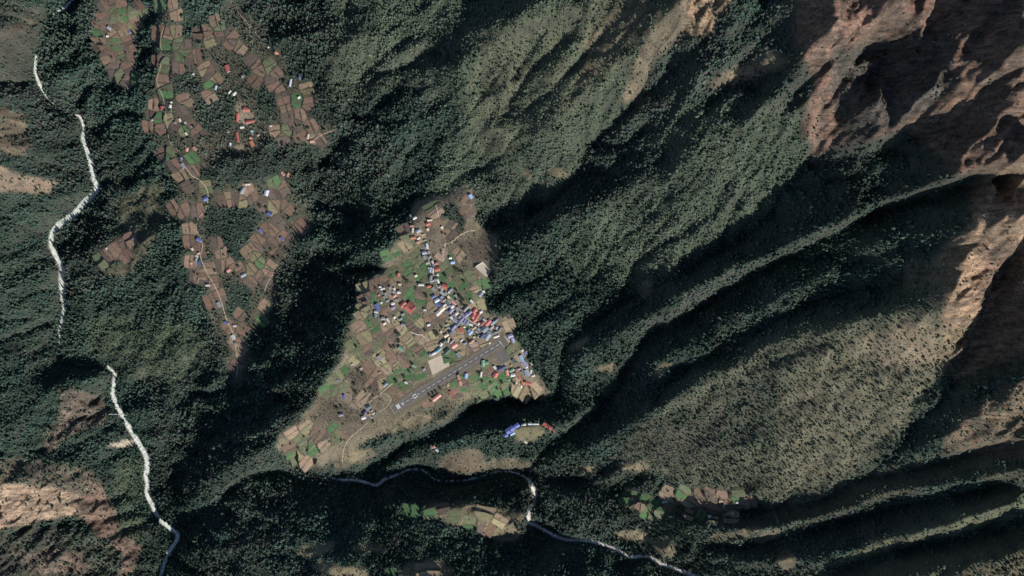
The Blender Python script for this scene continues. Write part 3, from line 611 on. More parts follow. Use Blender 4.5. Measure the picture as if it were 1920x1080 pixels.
# ------------------------------------------------------------------ the terrain sheet, with a coarse rim out to the horizon
def build_terrain():
    ext = np.array([30, 80, 170, 340, 700, 1500, 3200, 7000, 15000.])
    xs = np.concatenate([X0 - ext[::-1], XS, X1 + ext]); ys = np.concatenate([Y0 - ext[::-1], YS, Y1 + ext])
    k = len(ext)
    H = np.pad(Hf, k, mode='edge'); gx, gy = np.meshgrid(xs, ys)
    out = np.maximum(np.maximum(X0 - gx, gx - X1), np.maximum(Y0 - gy, gy - Y1)).clip(0)
    H = H + np.minimum(out, 3000) * .5 * (fbm(gx / 1500, gy / 1500, 71, 3) - .42) * (out > 0)
    col = np.pad(COL, ((k, k), (k, k), (0, 0)), mode='edge')
    nx, ny = len(xs), len(ys)
    co = np.stack([gx, gy, H], -1).reshape(-1, 3).astype(np.float32)
    i = np.arange(ny * nx).reshape(ny, nx)
    q = np.stack([i[:-1, :-1], i[:-1, 1:], i[1:, 1:], i[1:, :-1]], -1).reshape(-1).astype(np.int32)
    me = bpy.data.meshes.new('ground'); me.vertices.add(len(co)); me.vertices.foreach_set('co', co.ravel())
    nf = len(q) // 4
    me.loops.add(len(q)); me.loops.foreach_set('vertex_index', q)
    me.polygons.add(nf); me.polygons.foreach_set('loop_start', np.arange(0, nf * 4, 4, dtype=np.int32)); me.polygons.foreach_set('loop_total', np.full(nf, 4, np.int32))
    me.update(calc_edges=True); me.shade_smooth()
    a = me.attributes.new('cover', 'FLOAT_COLOR', 'POINT')
    a.data.foreach_set('color', np.concatenate([col.reshape(-1, 3), np.ones((nx * ny, 1))], 1).astype(np.float32).ravel())
    ab = me.attributes.new('bare', 'FLOAT', 'POINT'); ab.data.foreach_set('value', np.pad(crag, k, mode='edge').astype(np.float32).ravel())
    me.materials.append(gm)
    o = bpy.data.objects.new('ground', me); C.objects.link(o)
    return tag(o, 'steep Himalayan hillsides with forested ridges, gullies, rock and village shelves', None, None, 'structure')
ground = build_terrain()

# ------------------------------------------------------------------ terraced fields (parts of the ground)
FCOL = {'b': (.182, .122, .088), 'd': (.118, .090, .074), 't': (.262, .200, .132), 'g': (.072, .136, .058), 'e': (.118, .132, .074), 'y': (.255, .225, .128), 'p': (.285, .198, .144), 's': (.185, .160, .095), 'r': (.170, .130, .088)}
FNAME = {'b': 'brown_soil', 'd': 'dark_soil', 't': 'dry_stubble', 'g': 'green_crop', 'e': 'short_grass', 'y': 'straw', 'p': 'bare_earth', 's': 'dry_lawn', 'r': 'dry_grass'}
FMAT = {k: noise_mat(FNAME[k], c, .26, .06, .95, .2, 5, .5 if k in 'bdpt' else 0) for k, c in FCOL.items()}
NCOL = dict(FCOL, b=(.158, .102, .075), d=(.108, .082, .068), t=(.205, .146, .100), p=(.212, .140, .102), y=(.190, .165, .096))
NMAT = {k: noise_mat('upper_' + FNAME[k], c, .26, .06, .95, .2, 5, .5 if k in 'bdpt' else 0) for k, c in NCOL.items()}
wall_edge = noise_mat('terrace_stone', (.13, .11, .09), .35, .8)
farms = {}
for area, lab in (('village shelf', 'terraced brown and green plots around the airport village'), ('north village', 'terraced brown plots of the upper village'), ('south hillsides', 'small green and brown plots on the southern hillsides')):
    farms[area] = bpy.data.objects.new('farmland', None); C.objects.link(farms[area]); tag(farms[area], lab, None, None, 'structure')
for area, col, w, pl in fields:
    cx = sum(p[0] for p in w) / len(w); cy = sum(p[1] for p in w) / len(w)
    top = []; bot = []
    for x, y in w:
        d = math.hypot(x - cx, y - cy); s = max(.5, 1 - 1.3 / max(d, 3))
        X_, Y_ = cx + (x - cx) * s, cy + (y - cy) * s; z = pl[0] * X_ + pl[1] * Y_ + pl[2]
        top.append((X_ - cx, Y_ - cy, z + .7)); bot.append((X_ - cx, Y_ - cy, z - 3))
    n_ = len(top); z0 = pl[0] * cx + pl[1] * cy + pl[2]
    vv = [(a, b_, c - z0) for a, b_, c in top + bot]
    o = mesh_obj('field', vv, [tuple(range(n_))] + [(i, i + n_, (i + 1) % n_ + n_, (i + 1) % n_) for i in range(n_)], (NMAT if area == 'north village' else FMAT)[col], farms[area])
    if o.data.polygons[0].normal.z < 0: o.data.flip_normals()
    o.data.materials.append(wall_edge)
    for p in o.data.polygons[1:]: p.material_index = 1
    o.location = (cx, cy, z0)

# ------------------------------------------------------------------ ribbons: rivers and paths laid on the ground
def ribbon(name, pts, width, mat, lift=.5, step=8.0, flatten=False, jit=0.0, seed=1):
    """a strip along world points; each cross section follows the ground"""
    P = [np.array(p[:2], float) for p in pts]; W = width if callable(width) else (lambda t: width)
    seg = [0]
    for a, b_ in zip(P[:-1], P[1:]): seg.append(seg[-1] + np.linalg.norm(b_ - a))
    L = seg[-1]; n_ = max(2, int(L / step)); ts = np.linspace(0, L, n_ + 1)
    xs = np.interp(ts, seg, [p[0] for p in P]); ys = np.interp(ts, seg, [p[1] for p in P])
    dx = np.gradient(xs); dy = np.gradient(ys); q = np.hypot(dx, dy) + 1e-9; nx_, ny_ = -dy / q, dx / q
    K = 5; V = []; F = []
    zc = hz(xs, ys)
    jl = (fbm(ts / 25, ts * 0 + seed, 5, 3) - .5) * 2 * jit; jr = (fbm(ts / 25, ts * 0 + seed + 9, 6, 3) - .5) * 2 * jit
    for i in range(n_ + 1):
        w_ = W(i / n_)
        for k in range(K):
            f = k / (K - 1) - .5; s = f * w_ * (1 + (jl[i] if f < 0 else jr[i]))
            x, y = xs[i] + nx_[i] * s, ys[i] + ny_[i] * s
            z = float(zc[i]) if flatten else float(hz(x, y))
            V.append((x, y, z + lift))
    for i in range(n_):
        for k in range(K - 1):
            a = i * K + k; F.append((a, a + 1, a + K + 1, a + K))
    o = mesh_obj(name, V, F, mat); o.data.shade_smooth()
    if o.data.polygons[0].normal.z < 0: o.data.flip_normals()
    return o
# river: pale glacial water among white boulders
rv, n, l, b = nmat('glacial_water')
geo = n.new('ShaderNodeNewGeometry'); ns = n.new('ShaderNodeTexNoise'); ns.inputs['Scale'].default_value = .09; ns.inputs['Detail'].default_value = 5
l.new(geo.outputs['Position'], ns.inputs['Vector'])
cr = n.new('ShaderNodeValToRGB'); cr.color_ramp.elements[0].position = .36; cr.color_ramp.elements[0].color = (.25, .33, .28, 1); cr.color_ramp.elements[1].position = .58; cr.color_ramp.elements[1].color = (.66, .66, .58, 1)
l.new(ns.outputs['Fac'], cr.inputs[0]); l.new(cr.outputs[0], b.inputs['Base Color']); b.inputs['Roughness'].default_value = .7; b.inputs['Specular IOR Level'].default_value = .15
def along(W3):
    ww = [w for _, _, w in W3]; L = np.concatenate([[0], np.cumsum([math.dist(p[:2], q[:2]) for p, q in zip(W3[:-1], W3[1:])])]); L = L / L[-1]
    return lambda t: float(np.interp(t, L, ww))
r1 = ribbon('river', RM, along(RMW_), rv, 1.2, 5, True, .55, 1)
tag(r1, 'pale glacial river winding down the western valley', None, None, 'structure')
r2 = ribbon('river', RS, along(RSW_), noise_mat('stream_gravel', (.50, .46, .39), .45, .12), 1.0, 5, True, .6, 2)
tag(r2, 'narrow white boulder stream along the southern gorge', None, None, 'structure')
# boulders and gravel bars
def boulders():
    R = random.Random(5); bm = bmesh.new(); bmesh.ops.create_icosphere(bm, subdivisions=1, radius=1)
    base = [(v.co.x * R.uniform(.8, 1.2), v.co.y * R.uniform(.8, 1.2), v.co.z * .6) for v in bm.verts]; fc = [tuple(v.index for v in f.verts) for f in bm.faces]; bm.free()
    V = []; F = []
    for pts, k in ((RMW_, 2800), (RSW_, 3200)):
        for _ in range(k):
            i = R.randrange(len(pts) - 1); f = R.random(); a, b_ = pts[i], pts[i + 1]
            wid = a[2]
            if wid < 4: continue
            x = a[0] + (b_[0] - a[0]) * f + R.gauss(0, wid * .42); y = a[1] + (b_[1] - a[1]) * f + R.gauss(0, wid * .42)
            s = R.uniform(.8, 2.6) * (1.4 if R.random() < .1 else 1); z = float(hz(x, y)) + .6; b0 = len(V); c_, s_ = math.cos(R.uniform(0, 6)), math.sin(R.uniform(0, 6))
            V += [(x + s * p[0], y + s * p[1], z + s * p[2]) for p in base]; F += [tuple(b0 + q for q in t_) for t_ in fc]
    o = mesh_obj('boulders', V, F, noise_mat('white_boulder', (.62, .59, .53), .4, .12))
    tag(o, 'white boulders and gravel strewn along the stream beds', 'boulders', None, 'stuff')
boulders()
# ------------------------------------------------------------------ forest
def foliage_mat(name, c0, c1, c2):
    m, n, l, b = nmat(name)
    at = n.new('ShaderNodeAttribute'); at.attribute_type = 'INSTANCER'; at.attribute_name = 'tint'
    at2 = n.new('ShaderNodeAttribute'); at2.attribute_type = 'INSTANCER'; at2.attribute_name = 'lightness'
    mx = n.new('ShaderNodeMix'); mx.data_type = 'RGBA'; mx.inputs[6].default_value = (*c0, 1); mx.inputs[7].default_value = (*c1, 1)
    l.new(at.outputs['Fac'], mx.inputs[0])
    at3 = n.new('ShaderNodeAttribute'); at3.attribute_type = 'INSTANCER'; at3.attribute_name = 'leafless'
    m3 = n.new('ShaderNodeMix'); m3.data_type = 'RGBA'; l.new(at3.outputs['Fac'], m3.inputs[0]); l.new(mx.outputs[2], m3.inputs[6]); m3.inputs[7].default_value = (.078, .078, .066, 1)
    vm = n.new('ShaderNodeVectorMath'); vm.operation = 'SCALE'; l.new(m3.outputs[2], vm.inputs[0]); l.new(at2.outputs['Fac'], vm.inputs['Scale'])
    l.new(vm.outputs[0], b.inputs['Base Color']); b.inputs['Roughness'].default_value = .9; b.inputs['Specular IOR Level'].default_value = .12
    return m
fol = foliage_mat('forest_foliage', (.037, .069, .055), (.094, .122, .080), None)
bark = noise_mat('bark', (.09, .065, .045), .3, .8)
def conifer_mesh(name, seed, h=15.0, r=3.9):
    R = random.Random(seed); V = []; F = []; MI = []
    def cone(z0, z1, r0, n_, tip):
        a0 = R.uniform(0, 6); base = len(V)
        for k in range(n_):
            rr = r0 * (1.18 if k % 2 else .72) * R.uniform(.85, 1.15); a = a0 + 2 * math.pi * k / n_
            V.append((rr * math.cos(a), rr * math.sin(a), z0 + R.uniform(-.5, .4)))
        V.append((R.uniform(-.3, .3), R.uniform(-.3, .3), z1)); t = len(V) - 1
        for k in range(n_): F.append((base + k, base + (k + 1) % n_, t)); MI.append(0)
    cone(h * .10, h * .52, r, 10, 0); cone(h * .34, h * .78, r * .74, 10, 0); cone(h * .60, h, r * .46, 8, 0)
    b0 = len(V)
    for k in range(4): V.append((.35 * math.cos(k * 1.57), .35 * math.sin(k * 1.57), -4.0))
    V.append((0, 0, h * .5))
    for k in range(4): F.append((b0 + k, b0 + (k + 1) % 4, b0 + 4)); MI.append(1)
    me = bpy.data.meshes.new(name); me.from_pydata(V, [], F); me.materials.append(fol); me.materials.append(bark)
    me.polygons.foreach_set('material_index', MI); me.update(); return me
def broad_mesh(name, seed, h=9.5, r=4.4):
    R = random.Random(seed); bm = bmesh.new()
    for q in range(4):
        rr = r * R.uniform(.5, .78); a = R.uniform(0, 6.28); d = 0 if q == 0 else r * .52
        res = bmesh.ops.create_icosphere(bm, subdivisions=1, radius=rr)
        for v in res['verts']:
            k = R.uniform(.72, 1.22)
            v.co = Vector((v.co.x * k + d * math.cos(a + q * 2.1), v.co.y * k + d * math.sin(a + q * 2.1), v.co.z * k * .8 + h * R.uniform(.96, 1.04) * (.62 if q else .72)))
    n0 = len(bm.faces)
    bb = [bm.verts.new((.4 * math.cos(k * 1.57), .4 * math.sin(k * 1.57), -4)) for k in range(4)]; t = bm.verts.new((0, 0, h * .6))
    fs = [bm.faces.new((bb[k], bb[(k + 1) % 4], t)) for k in range(4)]
    for f in fs: f.material_index = 1
    me = bpy.data.meshes.new(name); bm.to_mesh(me); bm.free(); me.materials.append(fol); me.materials.append(bark); return me
proto = bpy.data.collections.new('tree_kinds')
PM = [conifer_mesh('conifer', 1), conifer_mesh('conifer', 2, 18, 3.5), conifer_mesh('conifer', 3, 12, 4.3), broad_mesh('broadleaf', 4), broad_mesh('broadleaf', 5, 8, 4.8), broad_mesh('broadleaf', 6, 6.5, 3.6)]
for k, me in enumerate(PM):
    proto.objects.link(bpy.data.objects.new('kind_%d' % k, me))
def forest_nodes():
    g = bpy.data.node_groups.new('scatter_trees', 'GeometryNodeTree')
    g.interface.new_socket('Geometry', in_out='INPUT', socket_type='NodeSocketGeometry'); g.interface.new_socket('Geometry', in_out='OUTPUT', socket_type='NodeSocketGeometry')
    n = g.nodes; l = g.links
    gi = n.new('NodeGroupInput'); go = n.new('NodeGroupOutput')
    ip = n.new('GeometryNodeInstanceOnPoints'); ci = n.new('GeometryNodeCollectionInfo'); ci.inputs['Collection'].default_value = proto
    ci.inputs['Separate Children'].default_value = True; ci.inputs['Reset Children'].default_value = True
    def attr(nm, ty):
        a = n.new('GeometryNodeInputNamedAttribute'); a.data_type = ty; a.inputs['Name'].default_value = nm; return a.outputs[0]
    l.new(gi.outputs[0], ip.inputs['Points']); l.new(ci.outputs[0], ip.inputs['Instance'])
    ip.inputs['Pick Instance'].default_value = True
    l.new(attr('kind', 'INT'), ip.inputs['Instance Index'])
    l.new(attr('size', 'FLOAT_VECTOR'), ip.inputs['Scale'])
    cb = n.new('ShaderNodeCombineXYZ'); l.new(attr('turn', 'FLOAT'), cb.inputs['Z'])
    er = n.new('FunctionNodeEulerToRotation'); l.new(cb.outputs[0], er.inputs[0]); l.new(er.outputs[0], ip.inputs['Rotation'])
    l.new(ip.outputs[0], go.inputs[0])
    return g
fng = forest_nodes()
SP = 7.6
_cx = np.arange(X0 + 60, X1 - 60, SP); _cy = np.arange(Y0 + 60, Y1 - 60, SP)
TX, TY = np.meshgrid(_cx, _cy); TX = TX.copy(); TX[1::2] += SP / 2
TX = (TX + rng.uniform(-.42, .42, TX.shape) * SP).ravel(); TY = (TY + rng.uniform(-.42, .42, TY.shape) * SP).ravel()
ti = np.clip(np.round((TX - X0) / STEP).astype(int), 0, len(XS) - 1); tj = np.clip(np.round((TY - Y0) / STEP).astype(int), 0, len(YS) - 1)
TZ = hz(TX, TY)
tpx, tpy = w2p(TX, TY, TZ)
den = DEN[tj, ti]
keep = (rng.random(len(TX)) < den) & (tpx > -70) & (tpx < 1990) & (tpy > -70) & (tpy < 1150)
_idx = np.where(keep & field_mask[tj, ti])[0]; _fx = TX[_idx]; _fy = TY[_idx]; _in = np.zeros(len(_idx), bool)
for area, col, w, pl in fields: _in |= inpoly(_fx, _fy, w)
keep[_idx[_in & (rng.random(len(_idx)) > .05)]] = False
TX, TY, TZ, tpx, tpy, ti, tj, den = (a[keep] for a in (TX, TY, TZ, tpx, tpy, ti, tj, den))
N = len(TX)
con = CON[tj, ti] + (n1[tj, ti] - .5) * 1.2
iscon = rng.random(N) < con
kind = np.where(iscon, rng.integers(0, 3, N), rng.integers(3, 6, N))
siz = SIZ[tj, ti] * np.clip(rng.lognormal(-.1, .42, N), .35, 2.1)
size = np.stack([siz, siz, siz * rng.uniform(.8, 1.2, N)], 1)
tint = np.clip(OLV[tj, ti] * (.4 + 1.2 * n2[tj, ti]) + rng.uniform(-.2, .35, N) + (n1[tj, ti] - .45) * .5 + .12 * (kind >= 3), 0, 1)
light = rng.uniform(.8, 1.2, N) * (.55 + .9 * n2[tj, ti]) * (.85 + .3 * n3[tj, ti])
_bare = sstep(.50, .62, fbm(TX / 330, TY / 330, 91, 4) + .10 * ((tpx > 1150) & (tpy > 560)) + .05 * (tpx > 900)) * .55
leafless = np.where(rng.random(N) < _bare, rng.uniform(.4, 1, N), 0)
print('TREES', N)
FOREST = [
 ('forest', [(-99,-99),(150,-99),(118,15),(82,75),(65,110),(95,190),(150,222),(178,335),(137,403),(97,437),(120,510),(111,615),(128,676),(198,682),(213,742),(275,870),(285,950),(333,1000),(300,1200),(-99,1200)], 'dark mixed forest on the slopes west of the pale river'),
 ('forest', FLAT_NORTH, 'scattered trees and wood lots among the brown fields of the upper village'),
 ('forest', FLAT_LUKLA, 'low bushes and small trees around the airport village houses'),
 ('forest', [(333,1000),(430,925),(510,885),(640,898),(740,890),(790,880),(830,903),(950,882),(985,893),(1003,938),(990,972),(1130,1022),(1330,1088),(1400,1200),(300,1200)], 'deep shaded forest on the slope south of the boulder stream'),
 ('forest', [(1003,938),(985,893),(1100,903),(1320,962),(1500,962),(1700,820),(1800,700),(1900,720),(2000,660),(2050,1200),(1400,1200),(1330,1088),(1130,1022),(990,972)], 'dark forest in the furrowed ridges of the southeastern corner'),
 ('forest', [(640,898),(735,856),(840,800),(940,755),(1045,745),(1140,758),(1080,800),(1020,845),(985,893),(900,892),(790,880)], 'forest on the ridge below the blue roofed compound'),
 ('forest', [(790,385),(722,488),(668,590),(622,692),(518,828),(345,985),(285,905),(325,790),(447,730),(522,530),(590,345),(640,232),(700,397)], 'black shaded forest on the steep drop west of the airport village'),
 ('forest', [(1150,790),(1250,665),(1420,565),(1600,525),(1770,508),(1800,700),(1700,820),(1570,935),(1320,962),(1100,903),(985,893),(1040,850)], 'thin speckled woodland on the dry southeast mountainside'),
 ('forest', [(1048,725),(1060,655),(1220,546),(1447,412),(1530,312),(1700,262),(2050,150),(2050,720),(1800,700),(1770,508),(1420,565),(1250,665),(1150,790)], 'forest in the shaded gullies of the eastern mountain'),
 ('forest', [(640,232),(760,150),(990,-99),(2050,-99),(2050,150),(1530,312),(1447,412),(1220,546),(1048,725),(945,600),(905,500),(935,440),(1060,365),(850,364),(700,397)], 'olive green forest on the spurs above the airport village'),
 ('forest', None, 'dense green forest between the river and the upper village'),
]
left = np.ones(N, bool)
for nm, poly, lab in FOREST:
    m = left & (inpoly(tpx, tpy, poly) if poly else True); left &= ~m
    k = int(m.sum())
    if not k: continue
    me = bpy.data.meshes.new(nm); me.vertices.add(k)
    me.vertices.foreach_set('co', np.stack([TX[m], TY[m], TZ[m] - .4], 1).astype(np.float32).ravel())
    for an, ty, ar in (('kind', 'INT', kind[m].astype(np.int32)), ('turn', 'FLOAT', rng.uniform(0, 6.28, k).astype(np.float32)), ('tint', 'FLOAT', tint[m].astype(np.float32)), ('leafless', 'FLOAT', leafless[m].astype(np.float32)), ('lightness', 'FLOAT', light[m].astype(np.float32))):
        me.attributes.new(an, ty, 'POINT').data.foreach_set('value', ar)
    me.attributes.new('size', 'FLOAT_VECTOR', 'POINT').data.foreach_set('vector', size[m].astype(np.float32).ravel())
    o = bpy.data.objects.new(nm, me); C.objects.link(o)
    md = o.modifiers.new('trees', 'NODES'); md.node_group = fng
    tag(o, lab, 'forest', None, 'stuff')
# ------------------------------------------------------------------ paths
path_mat = noise_mat('trodden_earth', (.36, .29, .21), .3, .15)
street_mat = noise_mat('stone_paving', (.30, .28, .26), .25, .2)
def px_line(pts, n=4):
    s = smooth_line([(a, b, 0) for a, b in pts], n)
    X, Y, Z = P3([p[0] for p in s], [p[1] for p in s]); return list(zip(X, Y))
PATHS = [
 ('street', 'grey paved lane running through the densest row of roofs', 5.5, [(796,456),(798,470),(803,485),(808,500),(813,515),(817,530),(825,545),(838,560),(850,575),(865,590),(880,601),(900,613),(918,625),(934,634)], street_mat),
 ('path', 'pale dirt trail running down the length of the upper village', 4.5, [(312,-10),(310,20),(311,33),(308,50),(303,65),(301,85),(305,100),(300,130),(294,148),(300,170),(305,180),(308,195),(312,225),(315,250),(320,268),(332,280),(342,305),(352,320),(360,330),(375,338),(388,355),(390,372),(385,395),(372,410),(368,430),(376,445),(380,462),(376,480),(383,500),(390,515),(402,535),(415,565),(425,600),(435,620),(440,640),(445,680),(443,715)], path_mat),
 ('path', 'pale trail climbing northwest along the forest edge above the upper village', 4, [(438,12),(452,30),(468,48),(480,62),(488,72),(500,78),(512,88),(520,98)], path_mat),
 ('path', 'short trail dropping from the forest edge to the brown upper fields', 3, [(466,45),(470,65),(473,80),(472,95)], path_mat),
 ('path', 'bright dirt track leading to the lower runway end', 6, [(690,757),(700,748),(715,737),(726,727),(736,719)], path_mat),
 ('path', 'tan track around the foot of the runway', 4.5, [(712,772),(722,765),(729,758),(733,748),(724,738)], path_mat),
 ('path', 'narrow path along the western edge of the shelf', 3, [(680,549),(690,562),(698,575),(704,586),(708,596)], path_mat),
 ('path', 'lane running southeast from the white house by the dry field', 3, [(730,596),(737,606),(745,614),(752,624),(750,640)], path_mat),
 ('path', 'straight footpath between the green plot and the pale sports ground', 3, [(792,645),(800,657),(808,668)], path_mat),
 ('path', 'trail descending to the southern gorge below the shelf tip', 4, [(690,792),(672,808),(655,822),(646,838),(643,852),(642,868)], path_mat),
 ('path', 'pale line of bare ground beside the apron', 5, [(950,645),(962,658),(974,675),(984,692)], path_mat),
 ('path', 'trail across the green scrub north of the village stream', 3, [(680,240),(690,260),(705,280),(715,310),(735,340)], path_mat),
 ('path', 'straight pale path below the far southeastern farms', 3, [(1446,943),(1452,960),(1460,985)], path_mat),
 ('path', 'curved footpath through the middle of the upper village fields', 3, [(337,165),(345,152),(358,145),(368,141)], path_mat),
 ('path', 'path along the stream at the eastern edge of the upper village', 3.5, [(590,262),(605,252),(625,245),(645,235)], path_mat),
 ('path', 'pale track beside the long tilled strips near the valley forest', 4, [(496,545),(503,528),(512,515),(522,505),(530,500)], path_mat),
 ('path', 'reddish track across the dry slope south of the runway', 3, [(763,790),(775,781),(790,779),(808,784)], path_mat),
 ('path', 'bare gravel gully strip above the village stream', 7, [(845,456),(856,446),(868,438),(880,433),(892,432)], path_mat),
 ('path', 'wide bare strip south of the stream between houses', 12, [(836,456),(832,468),(831,482),(830,492)], noise_mat('bare_strip', (.34, .26, .19), .3, .15)),
]
for nm, lab, wd, pts, mt in PATHS:
    tag(ribbon(nm, px_line(pts), wd * .75, mt, .95, 5, False, .25, int(wd * 7 + pts[0][0])), lab, None, None, 'structure')

# ------------------------------------------------------------------ runway, apron, yards
asphalt = noise_mat('worn_asphalt', (.118, .106, .099), .16, .05)
shoulder = noise_mat('dry_verge', (.135, .115, .085), .3, .1)
paint_w = noise_mat('runway_paint', (.62, .61, .58), .22, .3)
concrete = noise_mat('pale_concrete', (.34, .31, .27), .18, .08)
tanpave = noise_mat('pale_dust', (.430, .360, .285), .12, .05)
def rw(t, s, dz=0.0):
    p = RA[:2] + RD * t + RN * s; return (float(p[0]), float(p[1]), float(RA[2] + (RB[2] - RA[2]) * t / RL) + dz)
def strip(name, t0, t1, s0, s1, dz, mat, parent=None, nseg=1):
    V = []; F = []
    for i in range(nseg + 1):
        t = t0 + (t1 - t0) * i / nseg; V += [rw(t, s0, dz), rw(t, s1, dz)]
    for i in range(nseg): a = i * 2; F.append((a, a + 1, a + 3, a + 2))
    o = mesh_obj(name, V, F, mat, parent)
    if o.data.polygons[0].normal.z < 0: o.data.flip_normals()
    return o
vg = tag(strip('runway_verge', -14, RL + 4, -25, 25, .05, shoulder, None, 12), 'dry grass verge around the sloping runway', None, None, 'structure')
runway = tag(strip('runway', 0, RL, -16, 16, .25, asphalt, None, 12), 'sloping grey asphalt runway of the mountain airfield', None, None, 'structure')
strip('border', -10, -8.6, -17.5, 17.5, .22, concrete, runway); strip('border', -10, 2, -17.5, -16.3, .23, concrete, runway); strip('border', -10, 2, 16.3, 17.5, .23, concrete, runway)
for t0 in (14, 22):
    for k in range(4):
        s = -9 + k * 4.8; strip('threshold_bar', t0, t0 + 7, s, s + 3.6, .33, paint_w, runway)
def digit(segs, t, s, h=11, w=4.4, q=1.2):
    # seven-segment strokes, read from the lower end of the runway
    S = {'a': (h - q, h, 0, w), 'd': (0, q, 0, w), 'g': (h / 2 - q / 2, h / 2 + q / 2, 0, w), 'f': (h / 2, h, w - q, w), 'e': (0, h / 2, w - q, w), 'b': (h / 2, h, 0, q), 'c': (0, h / 2, 0, q)}
    for k, c_ in enumerate(segs):
        a, b_, c, d = S[c_]; strip('number_stroke', t + a, t + b_, s + c, s + d, .34 + .006 * k, paint_w, runway)
digit('abcdef', 39, 1.2); digit('acdefg', 39, -5.6)
for s in (-7.5, 4.5): strip('aiming_bar', 98, 118, s, s + 3.2, .33, paint_w, runway)
t = 62.0
while t < RL - 45:
    strip('centre_dash', t, t + 15, -.65, .65, .33, paint_w, runway); t += 27
for s in (-14.2, 13.6): strip('edge_line', 2, RL - 18, s, s + .6, .33, noise_mat('worn_paint', (.36, .35, .33), .35, .2), runway, 8)
def yard(name, key, mat, lab, dz=.35):
    w, z = yards[key]
    o = mesh_obj(name, [(x, y, z + dz) for x, y in w] + [(x, y, z - 3) for x, y in w], [(0, 1, 2, 3)] + [(i, i + 4, (i + 1) % 4 + 4, (i + 1) % 4) for i in range(4)], mat)
    if o.data.polygons[0].normal.z < 0: o.data.flip_normals()
    return tag(o, lab, None, None, 'structure')
yard('apron', 'apron', asphalt, 'grey parking apron beside the upper end of the runway', .5)
yard('turning_pad', 'turning_pad', concrete, 'pale concrete pad at the head of the runway', .65)
yard('sports_ground', 'sports_ground', tanpave, 'pale dusty open ground north of the runway')
crt = yard('court', 'court', tanpave, 'pale walled rectangular court at the forest edge')
yard_wall = noise_mat('whitewashed_wall', (.62, .57, .48), .15, .3)
def wall_line(pts_w, h, th, name, lab, mat):
    V = []; F = []
    for (ax, ay), (bx, by) in zip(pts_w[:-1], pts_w[1:]):
        d = math.hypot(bx - ax, by - ay); nx_, ny_ = -(by - ay) / d * th / 2, (bx - ax) / d * th / 2; n_ = max(1, int(d / 8))
        for i in range(n_):
            b0 = len(V); x0, y0 = ax + (bx - ax) * i / n_, ay + (by - ay) * i / n_; x1, y1 = ax + (bx - ax) * (i + 1) / n_, ay + (by - ay) * (i + 1) / n_
            z0, z1 = float(hz(x0, y0)), float(hz(x1, y1))
            for x, y, z in ((x0, y0, z0), (x1, y1, z1)):
                V += [(x + nx_, y + ny_, z - 2), (x - nx_, y - ny_, z - 2), (x + nx_, y + ny_, z + h), (x - nx_, y - ny_, z + h)]
            F += [(b0, b0 + 4, b0 + 6, b0 + 2), (b0 + 1, b0 + 3, b0 + 7, b0 + 5), (b0 + 2, b0 + 6, b0 + 7, b0 + 3), (b0, b0 + 2, b0 + 3, b0 + 1), (b0 + 4, b0 + 5, b0 + 7, b0 + 6)]
    return tag(mesh_obj(name, V, F, mat), lab, 'wall')
cw = yards['court'][0]
wall_line([cw[0], cw[1], cw[2]], 2.5, 3.2, 'boundary_wall', 'pale wall along two sides of the rectangular court', yard_wall)
wall_line(px_line([(769,622),(777,625),(784,628),(790,627),(797,633)], 1), 3, 3.0, 'boundary_wall', 'crooked whitewashed wall behind the bare pink plot', yard_wall)
wall_line(px_line([(817,385),(820,395),(822,404)], 1), 3, 2.4, 'boundary_wall', 'upright pale wall beside the highest village field', yard_wall)
stone = noise_mat('grey_stone', (.20, .18, .16), .35, .6)
wall_line(px_line([(724,483),(738,495),(745,490)], 1), 2.5, 2.4, 'retaining_wall', 'grey retaining wall under the green field above the ravine', stone)

